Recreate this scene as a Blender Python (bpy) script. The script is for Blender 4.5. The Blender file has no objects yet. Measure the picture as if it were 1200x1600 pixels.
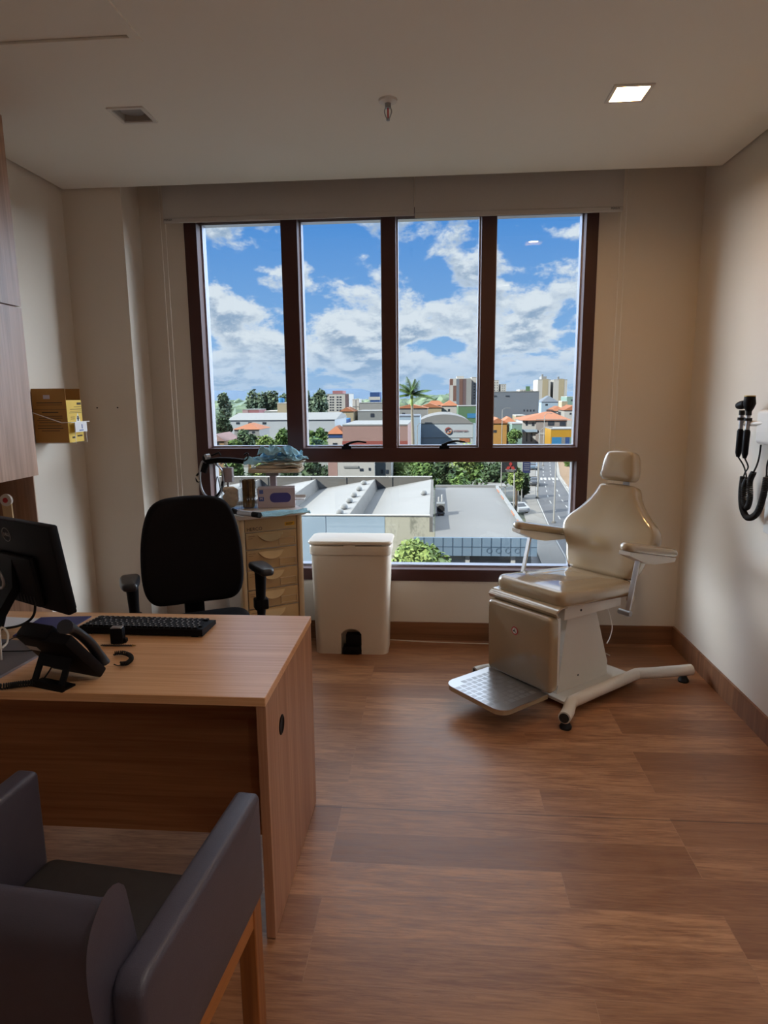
import bpy, bmesh, math, random
from mathutils import Vector, Matrix, noise as mnoise
random.seed(7)
PI = math.pi
SC = bpy.context.scene
COL = SC.collection

# ------------------------------------------------------------------ camera, exposure, sky, sun
F_PX, YAW, PITCH, ROLL, EYE = 1019.3927, 0.0791028, 0.1758288, -0.0098538, Vector((0, 0, 1.55))
_cy, _sy, _cp, _sp, _cr, _sr = math.cos(YAW), math.sin(YAW), math.cos(PITCH), math.sin(PITCH), math.cos(ROLL), math.sin(ROLL)
_fw = Vector((-_sy * _cp, _cy * _cp, -_sp))
_r0 = Vector((_cy, _sy, 0.0))
_u0 = _r0.cross(_fw)
_rt, _up = _cr * _r0 + _sr * _u0, -_sr * _r0 + _cr * _u0
cam = bpy.data.cameras.new('camera')
cam.sensor_fit = 'VERTICAL'
cam.sensor_height = 24.0
cam.lens = F_PX * 24.0 / 1600.0
cam.clip_start = 0.02
cam.clip_end = 20000
cam_ob = bpy.data.objects.new('camera', cam)
COL.objects.link(cam_ob)
cam_ob.matrix_world = Matrix(((_rt.x, _up.x, -_fw.x, EYE.x), (_rt.y, _up.y, -_fw.y, EYE.y), (_rt.z, _up.z, -_fw.z, EYE.z), (0, 0, 0, 1)))
SC.camera = cam_ob

SC.view_settings.view_transform = 'Standard'
SC.view_settings.look = 'None'
SC.view_settings.exposure = 0.0
SC.view_settings.gamma = 1.0
SC.view_settings.use_curve_mapping = False
SC.cycles.max_bounces = 10
SC.cycles.diffuse_bounces = 6
SC.cycles.glossy_bounces = 4
SC.cycles.transparent_max_bounces = 12
SC.cycles.sample_clamp_indirect = 6.0
SC.cycles.caustics_reflective = False
SC.cycles.caustics_refractive = False
SC.cycles.use_denoising = True

SKY_STRENGTH = 1.0      # the part of the sky seen through the window
SKY_HIGH = 5.0          # added brightening of the unseen sky overhead, to light the room
SKY_SIDE = 40.0         # unseen bright bands added low at left and right, to light the room
SUN_STRENGTH = 13.5
LAMP_WARM = 270.0       # the lit downlight over the examination chair
LAMP_REAR = 620.0       # the downlight mirrored in the glass and an added unseen fill lamp


def at_depth(px, py, Y):
    d = _fw + _rt * ((px - 600) / F_PX) - _up * ((py - 800) / F_PX)
    return EYE + d * (Y / d.y)


def at_height(px, py, Z):
    d = _fw + _rt * ((px - 600) / F_PX) - _up * ((py - 800) / F_PX)
    return EYE + d * ((Z - EYE.z) / d.z)


def at_side(px, py, X):
    d = _fw + _rt * ((px - 600) / F_PX) - _up * ((py - 800) / F_PX)
    return EYE + d * (X / d.x)


# ------------------------------------------------------------------ node helpers
def srgb(h):
    c = [int(h[i:i + 2], 16) / 255 for i in (0, 2, 4)]
    return tuple(x / 12.92 if x <= 0.04045 else ((x + 0.055) / 1.055) ** 2.4 for x in c) + (1.0,)


class NT:
    def __init__(self, tree):
        self.t = tree
        tree.nodes.clear()

    def n(self, kind, **kw):
        nd = self.t.nodes.new(kind)
        for k, v in kw.items():
            setattr(nd, k, v)
        return nd

    def l(self, a, b):
        self.t.links.new(a, b)

    def val(self, sock, v):
        if isinstance(v, (int, float, tuple, list, Vector)):
            sock.default_value = v
        else:
            self.l(v, sock)

    def math(self, op, a, b=0.0, c=0.0, clamp=False):
        nd = self.n('ShaderNodeMath', operation=op, use_clamp=clamp)
        self.val(nd.inputs[0], a)
        self.val(nd.inputs[1], b)
        self.val(nd.inputs[2], c)
        return nd.outputs[0]

    def smooth(self, x, lo, hi, a=0.0, b=1.0):
        nd = self.n('ShaderNodeMapRange', interpolation_type='SMOOTHSTEP')
        self.val(nd.inputs[0], x)
        for i, v in enumerate((lo, hi, a, b)):
            self.val(nd.inputs[i + 1], v)
        return nd.outputs[0]

    def mix(self, f, a, b, mode='MIX'):
        nd = self.n('ShaderNodeMix', data_type='RGBA', blend_type=mode)
        self.val(nd.inputs[0], f)
        self.val(nd.inputs[6], a)
        self.val(nd.inputs[7], b)
        return nd.outputs[2]

    def noise(self, vec, scale, detail=2.0, rough=0.5, dist=0.0):
        nd = self.n('ShaderNodeTexNoise')
        if vec is not None:
            self.l(vec, nd.inputs['Vector'])
        nd.inputs['Scale'].default_value = scale
        nd.inputs['Detail'].default_value = detail
        nd.inputs['Roughness'].default_value = rough
        nd.inputs['Distortion'].default_value = dist
        return nd.outputs['Fac']

    def mapping(self, vec, scale=(1, 1, 1), loc=(0, 0, 0), rot=(0, 0, 0)):
        nd = self.n('ShaderNodeMapping')
        self.l(vec, nd.inputs[0])
        nd.inputs[1].default_value = loc
        nd.inputs[2].default_value = rot
        nd.inputs[3].default_value = scale
        return nd.outputs[0]


def principled(name):
    m = bpy.data.materials.new(name)
    m.use_nodes = True
    t = NT(m.node_tree)
    out = t.n('ShaderNodeOutputMaterial')
    b = t.n('ShaderNodeBsdfPrincipled')
    t.l(b.outputs[0], out.inputs[0])
    return m, t, b


def paint(name, col, rough=0.5, metal=0.0, spec=0.5, var=0.06, vscale=6.0, bump=0.0, bscale=60.0, coat=0.0, sheen=0.0):
    """A plain surface with a little procedural variation in tone and, if asked, a fine bump."""
    m, t, b = principled(name)
    col = srgb(col) if isinstance(col, str) else tuple(col) + ((1.0,) if len(col) == 3 else ())
    tc = t.n('ShaderNodeTexCoord').outputs['Object']
    f = t.noise(tc, vscale, 3.0)
    dark = tuple(c * (1 - var) for c in col[:3]) + (1,)
    lite = tuple(min(1, c * (1 + var)) for c in col[:3]) + (1,)
    t.l(t.mix(f, dark, lite), b.inputs['Base Color'])
    b.inputs['Roughness'].default_value = rough
    b.inputs['Metallic'].default_value = metal
    b.inputs['Specular IOR Level'].default_value = spec
    b.inputs['Coat Weight'].default_value = coat
    b.inputs['Coat IOR'].default_value = 1.5 if coat < .8 else 1.9
    b.inputs['Coat Roughness'].default_value = 0.06
    b.inputs['Sheen Weight'].default_value = sheen
    if bump:
        bn = t.n('ShaderNodeBump')
        bn.inputs['Strength'].default_value = bump
        bn.inputs['Distance'].default_value = 0.01
        t.l(t.noise(tc, bscale, 3.0), bn.inputs['Height'])
        t.l(bn.outputs[0], b.inputs['Normal'])
    return m


def wood(name, dark, lite, axis=0, rough=0.42, fine=60.0, along=1.6, spec=0.4, streak=0.5):
    """Laminate wood, grain along the given axis of the object."""
    m, t, b = principled(name)
    tc = t.n('ShaderNodeTexCoord').outputs['Object']
    s = [fine, fine, fine]
    s[axis] = along
    g = t.noise(t.mapping(tc, tuple(s)), 1.0, 6.0, 0.62, 0.35)
    s2 = [9.0, 9.0, 9.0]
    s2[axis] = 0.7
    g2 = t.noise(t.mapping(tc, tuple(s2), (3, 1, 7)), 1.0, 3.0, 0.5, 1.2)
    f = t.math('MULTIPLY_ADD', g, 1 - streak, t.math('MULTIPLY', g2, streak))
    t.l(t.mix(t.smooth(f, 0.33, 0.68), srgb(dark), srgb(lite)), b.inputs['Base Color'])
    b.inputs['Roughness'].default_value = rough
    b.inputs['Specular IOR Level'].default_value = spec
    bn = t.n('ShaderNodeBump')
    bn.inputs['Strength'].default_value = 0.06
    bn.inputs['Distance'].default_value = 0.005
    t.l(g, bn.inputs['Height'])
    t.l(bn.outputs[0], b.inputs['Normal'])
    return m


def emitter(name, col, strength):
    m = bpy.data.materials.new(name)
    m.use_nodes = True
    t = NT(m.node_tree)
    out = t.n('ShaderNodeOutputMaterial')
    e = t.n('ShaderNodeEmission')
    e.inputs[0].default_value = tuple(col) + (1,)
    e.inputs[1].default_value = strength
    t.l(e.outputs[0], out.inputs[0])
    return m


def clear(name, tint=(1, 1, 1), gloss=0.05, grazing=0.5, rough=0.02):
    """Thin clear sheet: mostly see-through, a weak mirror that grows towards grazing view."""
    m = bpy.data.materials.new(name)
    m.use_nodes = True
    t = NT(m.node_tree)
    out = t.n('ShaderNodeOutputMaterial')
    tr = t.n('ShaderNodeBsdfTransparent')
    tr.inputs[0].default_value = tuple(tint) + (1,)
    gl = t.n('ShaderNodeBsdfGlossy')
    gl.inputs['Roughness'].default_value = rough
    lw = t.n('ShaderNodeLayerWeight')
    lw.inputs[0].default_value = 0.5
    f = t.math('MULTIPLY_ADD', t.math('POWER', lw.outputs['Facing'], 4.0), grazing, gloss, clamp=True)
    mx = t.n('ShaderNodeMixShader')
    t.l(f, mx.inputs[0])
    t.l(tr.outputs[0], mx.inputs[1])
    t.l(gl.outputs[0], mx.inputs[2])
    t.l(mx.outputs[0], out.inputs[0])
    return m


# ------------------------------------------------------------------ the sky
world = bpy.data.worlds.new('sky')
SC.world = world
world.use_nodes = True
w = NT(world.node_tree)
w_out = w.n('ShaderNodeOutputWorld')
bg = w.n('ShaderNodeBackground')
gen = w.n('ShaderNodeTexCoord').outputs['Generated']
sx = w.n('ShaderNodeSeparateXYZ')
w.l(gen, sx.inputs[0])
zc = w.math('MAXIMUM', sx.outputs[2], 0.0)
den = w.math('ADD', zc, 0.115)
cx_ = w.n('ShaderNodeCombineXYZ')
w.l(w.math('MULTIPLY', sx.outputs[0], 5.2), cx_.inputs[0])
w.l(w.math('MULTIPLY', sx.outputs[1], 5.2), cx_.inputs[1])
w.l(w.math('MULTIPLY', w.math('POWER', zc, 0.75), 7.5), cx_.inputs[2])
pos = cx_.outputs[0]
SEED = (4.1, 1.9, 0.3)
nA = w.noise(w.mapping(pos, (1, 1, 1), SEED), 1.75, 12.0, 0.58, 0.15)
nB = w.noise(w.mapping(pos, (1, 1, 1), (SEED[0], SEED[1], SEED[2] + 0.11)), 1.75, 12.0, 0.58, 0.15)
cov = w.smooth(zc, 0.06, 0.24, 0.065, -0.008)
dens = w.smooth(w.math('ADD', nA, cov), 0.485, 0.575)
lit = w.smooth(w.math('SUBTRACT', nA, nB), -0.06, 0.07)
thick = w.smooth(nA, 0.47, 0.60)
cl_white = (0.84, 0.89, 0.95, 1)
cl_grey = (0.33, 0.45, 0.62, 1)
cloud = w.mix(w.math('MULTIPLY', thick, w.math('SUBTRACT', 1.0, lit), clamp=True), cl_white, cl_grey)
rampn = w.n('ShaderNodeValToRGB')
w.l(zc, rampn.inputs[0])
els = rampn.color_ramp.elements
els[0].position, els[0].color = 0.0, (0.40, 0.58, 0.82, 1)
els[1].position, els[1].color = 0.26, (0.075, 0.29, 0.74, 1)
e2 = els.new(0.07)
e2.color = (0.27, 0.50, 0.84, 1)
hazed = w.mix(w.smooth(zc, 0.0, 0.09, 0.40, 0.98), rampn.outputs[0], cloud)
sky = w.mix(dens, rampn.outputs[0], hazed)
# ahead lies a gap of blue with cumulus; unseen sky overhead and beside is brightened to light the room
hyp = w.math('SQRT', w.math('ADD', w.math('MULTIPLY', sx.outputs[0], sx.outputs[0]), w.math('MULTIPLY', sx.outputs[1], sx.outputs[1])))
caz = w.math('DIVIDE', sx.outputs[1], w.math('MAXIMUM', hyp, 1e-4))
front = w.smooth(caz, -0.25, 0.05)
m_b = w.math('MULTIPLY', w.smooth(sx.outputs[2], 0.27, 0.50), front)
side = w.math('MULTIPLY', w.math('MULTIPLY', w.smooth(caz, 0.88, 0.66), front), w.math('MULTIPLY', w.smooth(sx.outputs[2], -0.01, 0.03), w.smooth(sx.outputs[2], 0.58, 0.34)))
high = w.math('MULTIPLY_ADD', m_b, SKY_STRENGTH * (SKY_HIGH - 1.0), SKY_STRENGTH)
high = w.math('MULTIPLY_ADD', side, SKY_STRENGTH * SKY_SIDE, high)
bright = w.mix(w.math('MAXIMUM', m_b, side), sky, (0.53, 0.56, 0.60, 1))
below = w.smooth(sx.outputs[2], -0.02, 0.0)
final = w.mix(below, (0.20, 0.22, 0.22, 1), bright)
w.l(final, bg.inputs[0])
w.l(high, bg.inputs[1])
w.l(bg.outputs[0], w_out.inputs[0])

sun = bpy.data.lights.new('sun', 'SUN')
sun.energy = SUN_STRENGTH
sun.color = (1.0, 0.93, 0.82)
sun.angle = 0.01
sun_ob = bpy.data.objects.new('sun', sun)
COL.objects.link(sun_ob)
sun_ob.rotation_euler = Vector((0.66, 0.47, -0.55)).to_track_quat('-Z', 'Y').to_euler()

# the window opening as a portal: it only guides the sampling of the sky, it gives no light of its own
pt = bpy.data.lights.new('window_portal', 'AREA')
pt.shape = 'RECTANGLE'
pt.size, pt.size_y = 2.4, 2.2
pt.cycles.is_portal = True
pt_ob = bpy.data.objects.new('window_portal', pt)
COL.objects.link(pt_ob)
pt_ob.location = (-0.29, 4.24, 1.5)
pt_ob.rotation_euler = (-PI / 2, 0, 0)


# ------------------------------------------------------------------ mesh helpers
I4 = Matrix.Identity(4)
YZX = Matrix(((0, 0, 1, 0), (1, 0, 0, 0), (0, 1, 0, 0), (0, 0, 0, 1)))   # local (x, y) -> (Y, Z), thickness along X


def T(x=0, y=0, z=0):
    return Matrix.Translation((x, y, z))


def RX(a):
    return Matrix.Rotation(math.radians(a), 4, 'X')


def RY(a):
    return Matrix.Rotation(math.radians(a), 4, 'Y')


def RZ(a):
    return Matrix.Rotation(math.radians(a), 4, 'Z')


def box(bm, x0, x1, y0, y1, z0, z1, M=I4, bev=0.0, seg=2):
    if bev > 0:
        b2 = bmesh.new()
        box(b2, x0, x1, y0, y1, z0, z1)
        bmesh.ops.bevel(b2, geom=list(b2.edges), offset=bev, segments=seg, profile=0.5, affect='EDGES')
        merge(bm, b2, M)
        return
    vs = [bm.verts.new(M @ Vector(p)) for p in
          ((x0, y0, z0), (x1, y0, z0), (x1, y1, z0), (x0, y1, z0), (x0, y0, z1), (x1, y0, z1), (x1, y1, z1), (x0, y1, z1))]
    for f in ((3, 2, 1, 0), (4, 5, 6, 7), (0, 1, 5, 4), (1, 2, 6, 5), (2, 3, 7, 6), (3, 0, 4, 7)):
        bm.faces.new([vs[i] for i in f])


def merge(bm, b2, M=I4):
    mp = {}
    for v in b2.verts:
        mp[v] = bm.verts.new(M @ v.co)
    for f in b2.faces:
        try:
            bm.faces.new([mp[v] for v in f.verts])
        except ValueError:
            pass
    b2.free()


def prism(bm, pts, h0, h1, M=I4):
    """A polygon in the local XY plane, extruded from h0 to h1 along Z."""
    a = [bm.verts.new(M @ Vector((p[0], p[1], h0))) for p in pts]
    b = [bm.verts.new(M @ Vector((p[0], p[1], h1))) for p in pts]
    n = len(pts)
    bm.faces.new(list(reversed(a)))
    bm.faces.new(b)
    for i in range(n):
        j = (i + 1) % n
        bm.faces.new((a[i], a[j], b[j], b[i]))


def frames(pts, closed=False):
    n = len(pts)
    out = []
    prev = None
    for i in range(n):
        if closed:
            t = pts[(i + 1) % n] - pts[i - 1]
        else:
            t = pts[min(i + 1, n - 1)] - pts[max(i - 1, 0)]
        t.normalize()
        if prev is None:
            a = Vector((0, 0, 1)) if abs(t.z) < 0.9 else Vector((1, 0, 0))
            u = t.cross(a).normalized()
        else:
            u = (prev - t * prev.dot(t)).normalized()
        prev = u
        out.append((u, t.cross(u)))
    return out


def tube(bm, pts, r, n=10, closed=False, M=I4, flat=1.0):
    pts = [M @ Vector(p) for p in pts]
    fr = frames(pts, closed)
    rings = []
    for i, p in enumerate(pts):
        rr = r[i] if isinstance(r, (list, tuple)) else r
        u, v = fr[i]
        rings.append([bm.verts.new(p + u * (rr * math.cos(2 * PI * k / n)) + v * (rr * flat * math.sin(2 * PI * k / n))) for k in range(n)])
    m = len(rings)
    for i in range(m if closed else m - 1):
        a, b = rings[i], rings[(i + 1) % m]
        for k in range(n):
            bm.faces.new((a[k], a[(k + 1) % n], b[(k + 1) % n], b[k]))
    if not closed:
        bm.faces.new(list(reversed(rings[0])))
        bm.faces.new(rings[-1])


def catmull(pts, n=8, closed=False):
    pts = [Vector(p) for p in pts]
    out = []
    m = len(pts)
    rng = range(m) if closed else range(m - 1)
    for i in rng:
        p1, p2 = pts[i], pts[(i + 1) % m]
        p0 = pts[i - 1] if (closed or i > 0) else p1 * 2 - p2
        p3 = pts[(i + 2) % m] if (closed or i + 2 < m) else p2 * 2 - p1
        for k in range(n):
            t = k / n
            out.append(0.5 * ((2 * p1) + (p2 - p0) * t + (2 * p0 - 5 * p1 + 4 * p2 - p3) * t * t + (3 * p1 - p0 - 3 * p2 + p3) * t ** 3))
    if not closed:
        out.append(pts[-1])
    return out


def lathe(bm, prof, n=24, M=I4):
    rings = []
    for r, z in prof:
        if r < 1e-6:
            rings.append([bm.verts.new(M @ Vector((0, 0, z)))])
        else:
            rings.append([bm.verts.new(M @ Vector((r * math.cos(2 * PI * k / n), r * math.sin(2 * PI * k / n), z))) for k in range(n)])
    for a, b in zip(rings, rings[1:]):
        for k in range(n):
            j = (k + 1) % n
            if len(a) == 1 and len(b) == 1:
                continue
            if len(a) == 1:
                bm.faces.new((a[0], b[j], b[k]))
            elif len(b) == 1:
                bm.faces.new((a[k], a[j], b[0]))
            else:
                bm.faces.new((a[k], a[j], b[j], b[k]))
    if len(rings[0]) > 1:
        bm.faces.new(list(reversed(rings[0])))
    if len(rings[-1]) > 1:
        bm.faces.new(rings[-1])


def cyl(bm, p0, p1, r, n=16, r1=None):
    p0, p1 = Vector(p0), Vector(p1)
    tube(bm, [p0, p1], [r, r if r1 is None else r1], n)


def rrect(w_, d_, r, n=5, cx=0.0, cy=0.0):
    out = []
    for sx_, sy_, a0 in ((1, 1, 0), (-1, 1, 90), (-1, -1, 180), (1, -1, 270)):
        for k in range(n + 1):
            a = math.radians(a0 + 90 * k / n)
            out.append((cx + sx_ * (w_ / 2 - r) + r * math.cos(a), cy + sy_ * (d_ / 2 - r) + r * math.sin(a)))
    return out


def cushion(bm, outline, h, r, crown=0.0, crown_b=0.0, M=I4, nr=4, nc=5, fn=None):
    """A padded slab over a smooth outline (counter-clockwise): rounded rim, domed faces, from z=0 to z=h."""
    n = len(outline)
    P = [Vector((p[0], p[1])) for p in outline]
    nrm = []
    for i in range(n):
        t = (P[(i + 1) % n] - P[i - 1])
        t = t.normalized() if t.length > 1e-9 else Vector((1, 0))
        nrm.append(Vector((t.y, -t.x)))
    c = sum(P, Vector((0, 0))) / n
    rings = []

    def ring(inset, z, s=1.0, rise=0.0):
        out = []
        for i in range(n):
            q = P[i] - nrm[i] * inset
            q = c + (q - c) * s
            v = Vector((q.x, q.y, z + rise))
            if fn:
                v = fn(v)
            out.append(bm.verts.new(M @ v))
        return out

    def centre(z):
        v = Vector((c.x, c.y, z))
        if fn:
            v = fn(v)
        return bm.verts.new(M @ v)
    vb = centre(-crown_b)
    for k in range(1, nc):
        s = k / nc
        rings.append(ring(r, 0, s, -crown_b * (1 - s ** 2)))
    for k in range(nr + 1):
        a = PI / 2 * k / nr
        rings.append(ring(r * (1 - math.sin(a)), r - r * math.cos(a)))
    for k in range(nr + 1):
        a = PI / 2 * k / nr
        rings.append(ring(r * (1 - math.cos(a)), h - r + r * math.sin(a)))
    for k in range(nc - 1, 0, -1):
        s = k / nc
        rings.append(ring(r, h, s, crown * (1 - s ** 2)))
    vt = centre(h + crown)
    for i in range(n):
        j = (i + 1) % n
        bm.faces.new((vb, rings[0][j], rings[0][i]))
        for a, b in zip(rings, rings[1:]):
            bm.faces.new((a[i], a[j], b[j], b[i]))
        bm.faces.new((rings[-1][i], rings[-1][j], vt))


def ico(bm, c, r, sub=2, squash=(1, 1, 1), amp=0.0, freq=1.0):
    b2 = bmesh.new()
    bmesh.ops.create_icosphere(b2, subdivisions=sub, radius=1.0)
    for v in b2.verts:
        d = v.co.copy()
        k = 1.0 + (amp * mnoise.noise(d * freq * 2 + Vector(c)) if amp else 0.0)
        v.co = Vector((d.x * squash[0], d.y * squash[1], d.z * squash[2])) * (r * k)
    merge(bm, b2, T(*c))


def slab(bm, xs, ys, holes, z0, z1, M=I4):
    """A slab with rectangular holes (x0, x1, y0, y1)."""
    X = sorted({xs[0], xs[1]} | {h[0] for h in holes} | {h[1] for h in holes})
    Y = sorted({ys[0], ys[1]} | {h[2] for h in holes} | {h[3] for h in holes})
    for a, b in zip(X, X[1:]):
        for c, d in zip(Y, Y[1:]):
            if not any(h[0] <= a and b <= h[1] and h[2] <= c and d <= h[3] for h in holes):
                box(bm, a, b, c, d, z0, z1, M)
    bmesh.ops.remove_doubles(bm, verts=list(bm.verts), dist=1e-6)
    seen = {}
    for f in bm.faces:
        k = tuple(round(x, 5) for x in f.calc_center_median())
        seen.setdefault(k, []).append(f)
    bmesh.ops.delete(bm, geom=[f for v in seen.values() if len(v) > 1 for f in v], context='FACES_ONLY')


def link(name, bm, mat, parent=None, smooth=None, world=None):
    """Link bm as one mesh object. world: bm is in world space, bring it into the parent's space."""
    if parent is not None and world:
        bmesh.ops.transform(bm, matrix=world_of(parent).inverted(), verts=list(bm.verts))
    me = bpy.data.meshes.new(name)
    bmesh.ops.recalc_face_normals(bm, faces=list(bm.faces))
    bm.to_mesh(me)
    bm.free()
    mats = mat if isinstance(mat, (list, tuple)) else [mat]
    for m in mats:
        me.materials.append(m)
    if smooth is not None:
        for p in me.polygons:
            p.use_smooth = True
        me.set_sharp_from_angle(angle=math.radians(smooth))
    o = bpy.data.objects.new(name, me)
    COL.objects.link(o)
    if parent is not None:
        o.parent = parent
    return o


def world_of(o):
    m = o.matrix_basis.copy()
    while o.parent is not None:
        o = o.parent
        m = o.matrix_basis @ m
    return m


def tag(o, label, cat, group=None, kind=None):
    o['label'] = label
    o['category'] = cat
    if group:
        o['group'] = group
    if kind:
        o['kind'] = kind
    return o


def thing(name, label, cat, loc=(0, 0, 0), rz=0.0, group=None):
    o = bpy.data.objects.new(name, None)
    o.empty_display_size = 0.1
    COL.objects.link(o)
    o.location = loc
    o.rotation_euler = (0, 0, math.radians(rz))
    return tag(o, label, cat, group)


def struct(name, bm, mat, smooth=None):
    o = link(name, bm, mat, None, smooth)
    o['kind'] = 'structure'
    return o


def part(name, mat, parent, build, smooth=None, world=False, label=None):
    bm = bmesh.new()
    build(bm)
    o = link(name, bm, mat, parent, smooth, world)
    if label:
        o['label'] = label
    return o


def single(name, label, cat, mat, build, smooth=None, group=None, loc=None, rz=0.0, kind=None):
    bm = bmesh.new()
    build(bm)
    o = link(name, bm, mat, None, smooth)
    if loc is not None:
        o.location = loc
        o.rotation_euler = (0, 0, math.radians(rz))
    return tag(o, label, cat, group, kind)


def text(name, body, size, mat, parent, M, extrude=0.0004, align='LEFT', sx_=1.0):
    """Lettering as a mesh, in the XY plane of M."""
    cu = bpy.data.curves.new(name, 'FONT')
    cu.body = body
    cu.size = size
    cu.extrude = extrude
    cu.resolution_u = 2
    cu.align_x = align
    cu.align_y = 'CENTER'
    tmp = bpy.data.objects.new(name + '_type', cu)
    COL.objects.link(tmp)
    me = tmp.evaluated_get(bpy.context.evaluated_depsgraph_get())
    me = bpy.data.meshes.new_from_object(me)
    bpy.data.objects.remove(tmp)
    bpy.data.curves.remove(cu)
    me.transform(M @ Matrix.Diagonal((sx_, 1, 1, 1)))
    me.materials.clear()
    me.materials.append(mat)
    o = bpy.data.objects.new(name, me)
    COL.objects.link(o)
    o.parent = parent
    return o


def copy_tree(o, parent=None):
    c = o.copy()
    COL.objects.link(c)
    if parent is not None:
        c.parent = parent
    for ch in list(o.children):
        copy_tree(ch, c)
    return c

# ------------------------------------------------------------------ materials
M = {}
M['wall'] = paint('wall_paint', (0.69, 0.63, 0.555), 0.75, spec=0.25, var=0.02, vscale=1.5, bump=0.04, bscale=180)
M['ceiling'] = paint('ceiling_paint', (0.87, 0.855, 0.80), 0.85, spec=0.2, var=0.015, vscale=1.0)
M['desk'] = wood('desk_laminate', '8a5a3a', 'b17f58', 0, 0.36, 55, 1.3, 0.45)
M['desk_top_lit'] = wood('desk_top_laminate_lit', 'cf9666', 'ebbd90', 0, 0.30, 110, 1.3, 0.55, 0.35)  # lamp light painted in: the desk laminate made paler on top
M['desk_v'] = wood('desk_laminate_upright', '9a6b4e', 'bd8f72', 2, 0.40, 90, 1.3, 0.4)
M['cab'] = wood('cabinet_laminate', '8d6a54', 'b8937b', 2, 0.34, 70, 1.2, 0.5)
M['skirt'] = wood('skirting_wood', '6a452f', '8d6244', 0, 0.45, 45, 1.2)
M['skirt_y'] = wood('skirting_wood_side', '6e4a35', '94694c', 2, 0.45, 45, 2.2)
M['leg_wood'] = wood('chair_leg_wood', '7a4a28', 'a86b3c', 2, 0.4, 60, 1.5)
M['rail_wood'] = wood('chair_rail_wood', '8a5429', 'b5733c', 1, 0.4, 60, 1.5)
M['frame'] = paint('window_frame_bronze', (0.060, 0.022, 0.020), 0.42, spec=0.4, var=0.1)
M['bead'] = paint('glazing_bead_aluminium', (0.50, 0.50, 0.55), 0.3, 0.7, var=0.03)
M['black'] = paint('black_plastic', (0.006, 0.0055, 0.007), 0.5, spec=0.12, var=0.1)
M['black_fabric'] = paint('black_mesh_fabric', (0.008, 0.007, 0.009), 0.85, spec=0.15, var=0.2, vscale=200, bump=0.3, bscale=500)
M['grey_pad'] = paint('dark_grey_pad', (0.020, 0.021, 0.028), 0.38, spec=0.5, var=0.1)
M['white'] = paint('white_enamel', (0.70, 0.66, 0.60), 0.32, spec=0.5, var=0.02)
M['bin'] = paint('white_bin_plastic', (0.68, 0.60, 0.50), 0.34, spec=0.45, var=0.02)
M['blind'] = paint('blind_fabric', (0.50, 0.475, 0.455), 0.85, spec=0.15, var=0.03, vscale=150, bump=0.1, bscale=900)
M['blind_bar'] = paint('blind_bar_aluminium', (0.60, 0.59, 0.58), 0.4, 0.2, var=0.02)
M['cord'] = paint('white_cord', (0.72, 0.68, 0.62), 0.6, var=0.02)
M['chrome'] = paint('brushed_steel', (0.60, 0.60, 0.62), 0.28, 1.0, var=0.05)
M['metal_grey'] = paint('grey_metal', (0.36, 0.36, 0.38), 0.35, 0.8, var=0.04)
M['trim_white'] = paint('white_trim', (0.72, 0.71, 0.68), 0.45, var=0.02)
M['refl'] = paint('satin_reflector', (0.40, 0.39, 0.37), 0.5, var=0.03)
M['dark_gap'] = paint('dark_gap', (0.03, 0.028, 0.025), 0.9, var=0.05)
M['slate'] = paint('slate_leatherette', (0.066, 0.060, 0.086), 0.42, spec=0.6, var=0.1, vscale=25, bump=0.10, bscale=500)
M['slate_seat'] = paint('slate_seat_fabric', (0.040, 0.036, 0.038), 0.7, spec=0.3, var=0.1, vscale=40, bump=0.15, bscale=500)
M['vinyl'] = paint('beige_vinyl', (0.37, 0.28, 0.175), 0.2, spec=0.5, var=0.04, vscale=4, bump=0.03, bscale=12, coat=0.9)
M['cart'] = paint('cream_cart_plastic', (0.55, 0.40, 0.21), 0.4, var=0.03)
M['cart_frame'] = paint('cream_cart_frame', (0.58, 0.45, 0.28), 0.4, var=0.03)
M['cart_side'] = paint('light_grey_cart_side', (0.50, 0.48, 0.45), 0.45, var=0.03)
M['cart_top'] = paint('white_cart_top', (0.68, 0.66, 0.64), 0.35, var=0.02)
M['ink'] = paint('dark_ink', (0.02, 0.02, 0.025), 0.7, var=0.05)
M['brown_ink'] = paint('brown_ink', (0.05, 0.028, 0.012), 0.8, var=0.05)
M['yellow_label'] = paint('yellow_label', (0.75, 0.42, 0.03), 0.6, var=0.08)
M['blue_mask'] = paint('pale_blue_mask', (0.34, 0.64, 0.82), 0.75, spec=0.2, var=0.12, vscale=30, bump=0.4, bscale=90)
M['mask_white'] = paint('cream_mask', (0.62, 0.56, 0.46), 0.8, spec=0.2, var=0.06, vscale=20, bump=0.3, bscale=80)
M['acrylic'] = clear('clear_acrylic', (0.93, 0.94, 0.95), 0.05, 0.45, 0.03)
M['glass'] = clear('window_glass', (0.93, 0.96, 0.97), 0.028, 0.35, 0.0)
M['cotton'] = paint('cotton_wool', (0.74, 0.62, 0.48), 0.95, spec=0.1, var=0.08, vscale=40, bump=0.6, bscale=60)
M['lilac'] = paint('lilac_card', (0.44, 0.38, 0.42), 0.6, var=0.04)
M['violet'] = paint('violet_print', (0.05, 0.045, 0.22), 0.6, var=0.08)
M['blue_print'] = paint('blue_print', (0.05, 0.09, 0.30), 0.6, var=0.08)
M['kraft'] = paint('kraft_card', (0.33, 0.165, 0.045), 0.75, spec=0.2, var=0.06, vscale=15)
M['kraft_yellow'] = paint('yellow_card', (0.74, 0.50, 0.10), 0.7, spec=0.25, var=0.06, vscale=15)
M['paper'] = paint('white_paper', (0.72, 0.70, 0.70), 0.8, var=0.02)
M['navy'] = paint('navy_folder', (0.018, 0.022, 0.13), 0.5, var=0.08)
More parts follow.
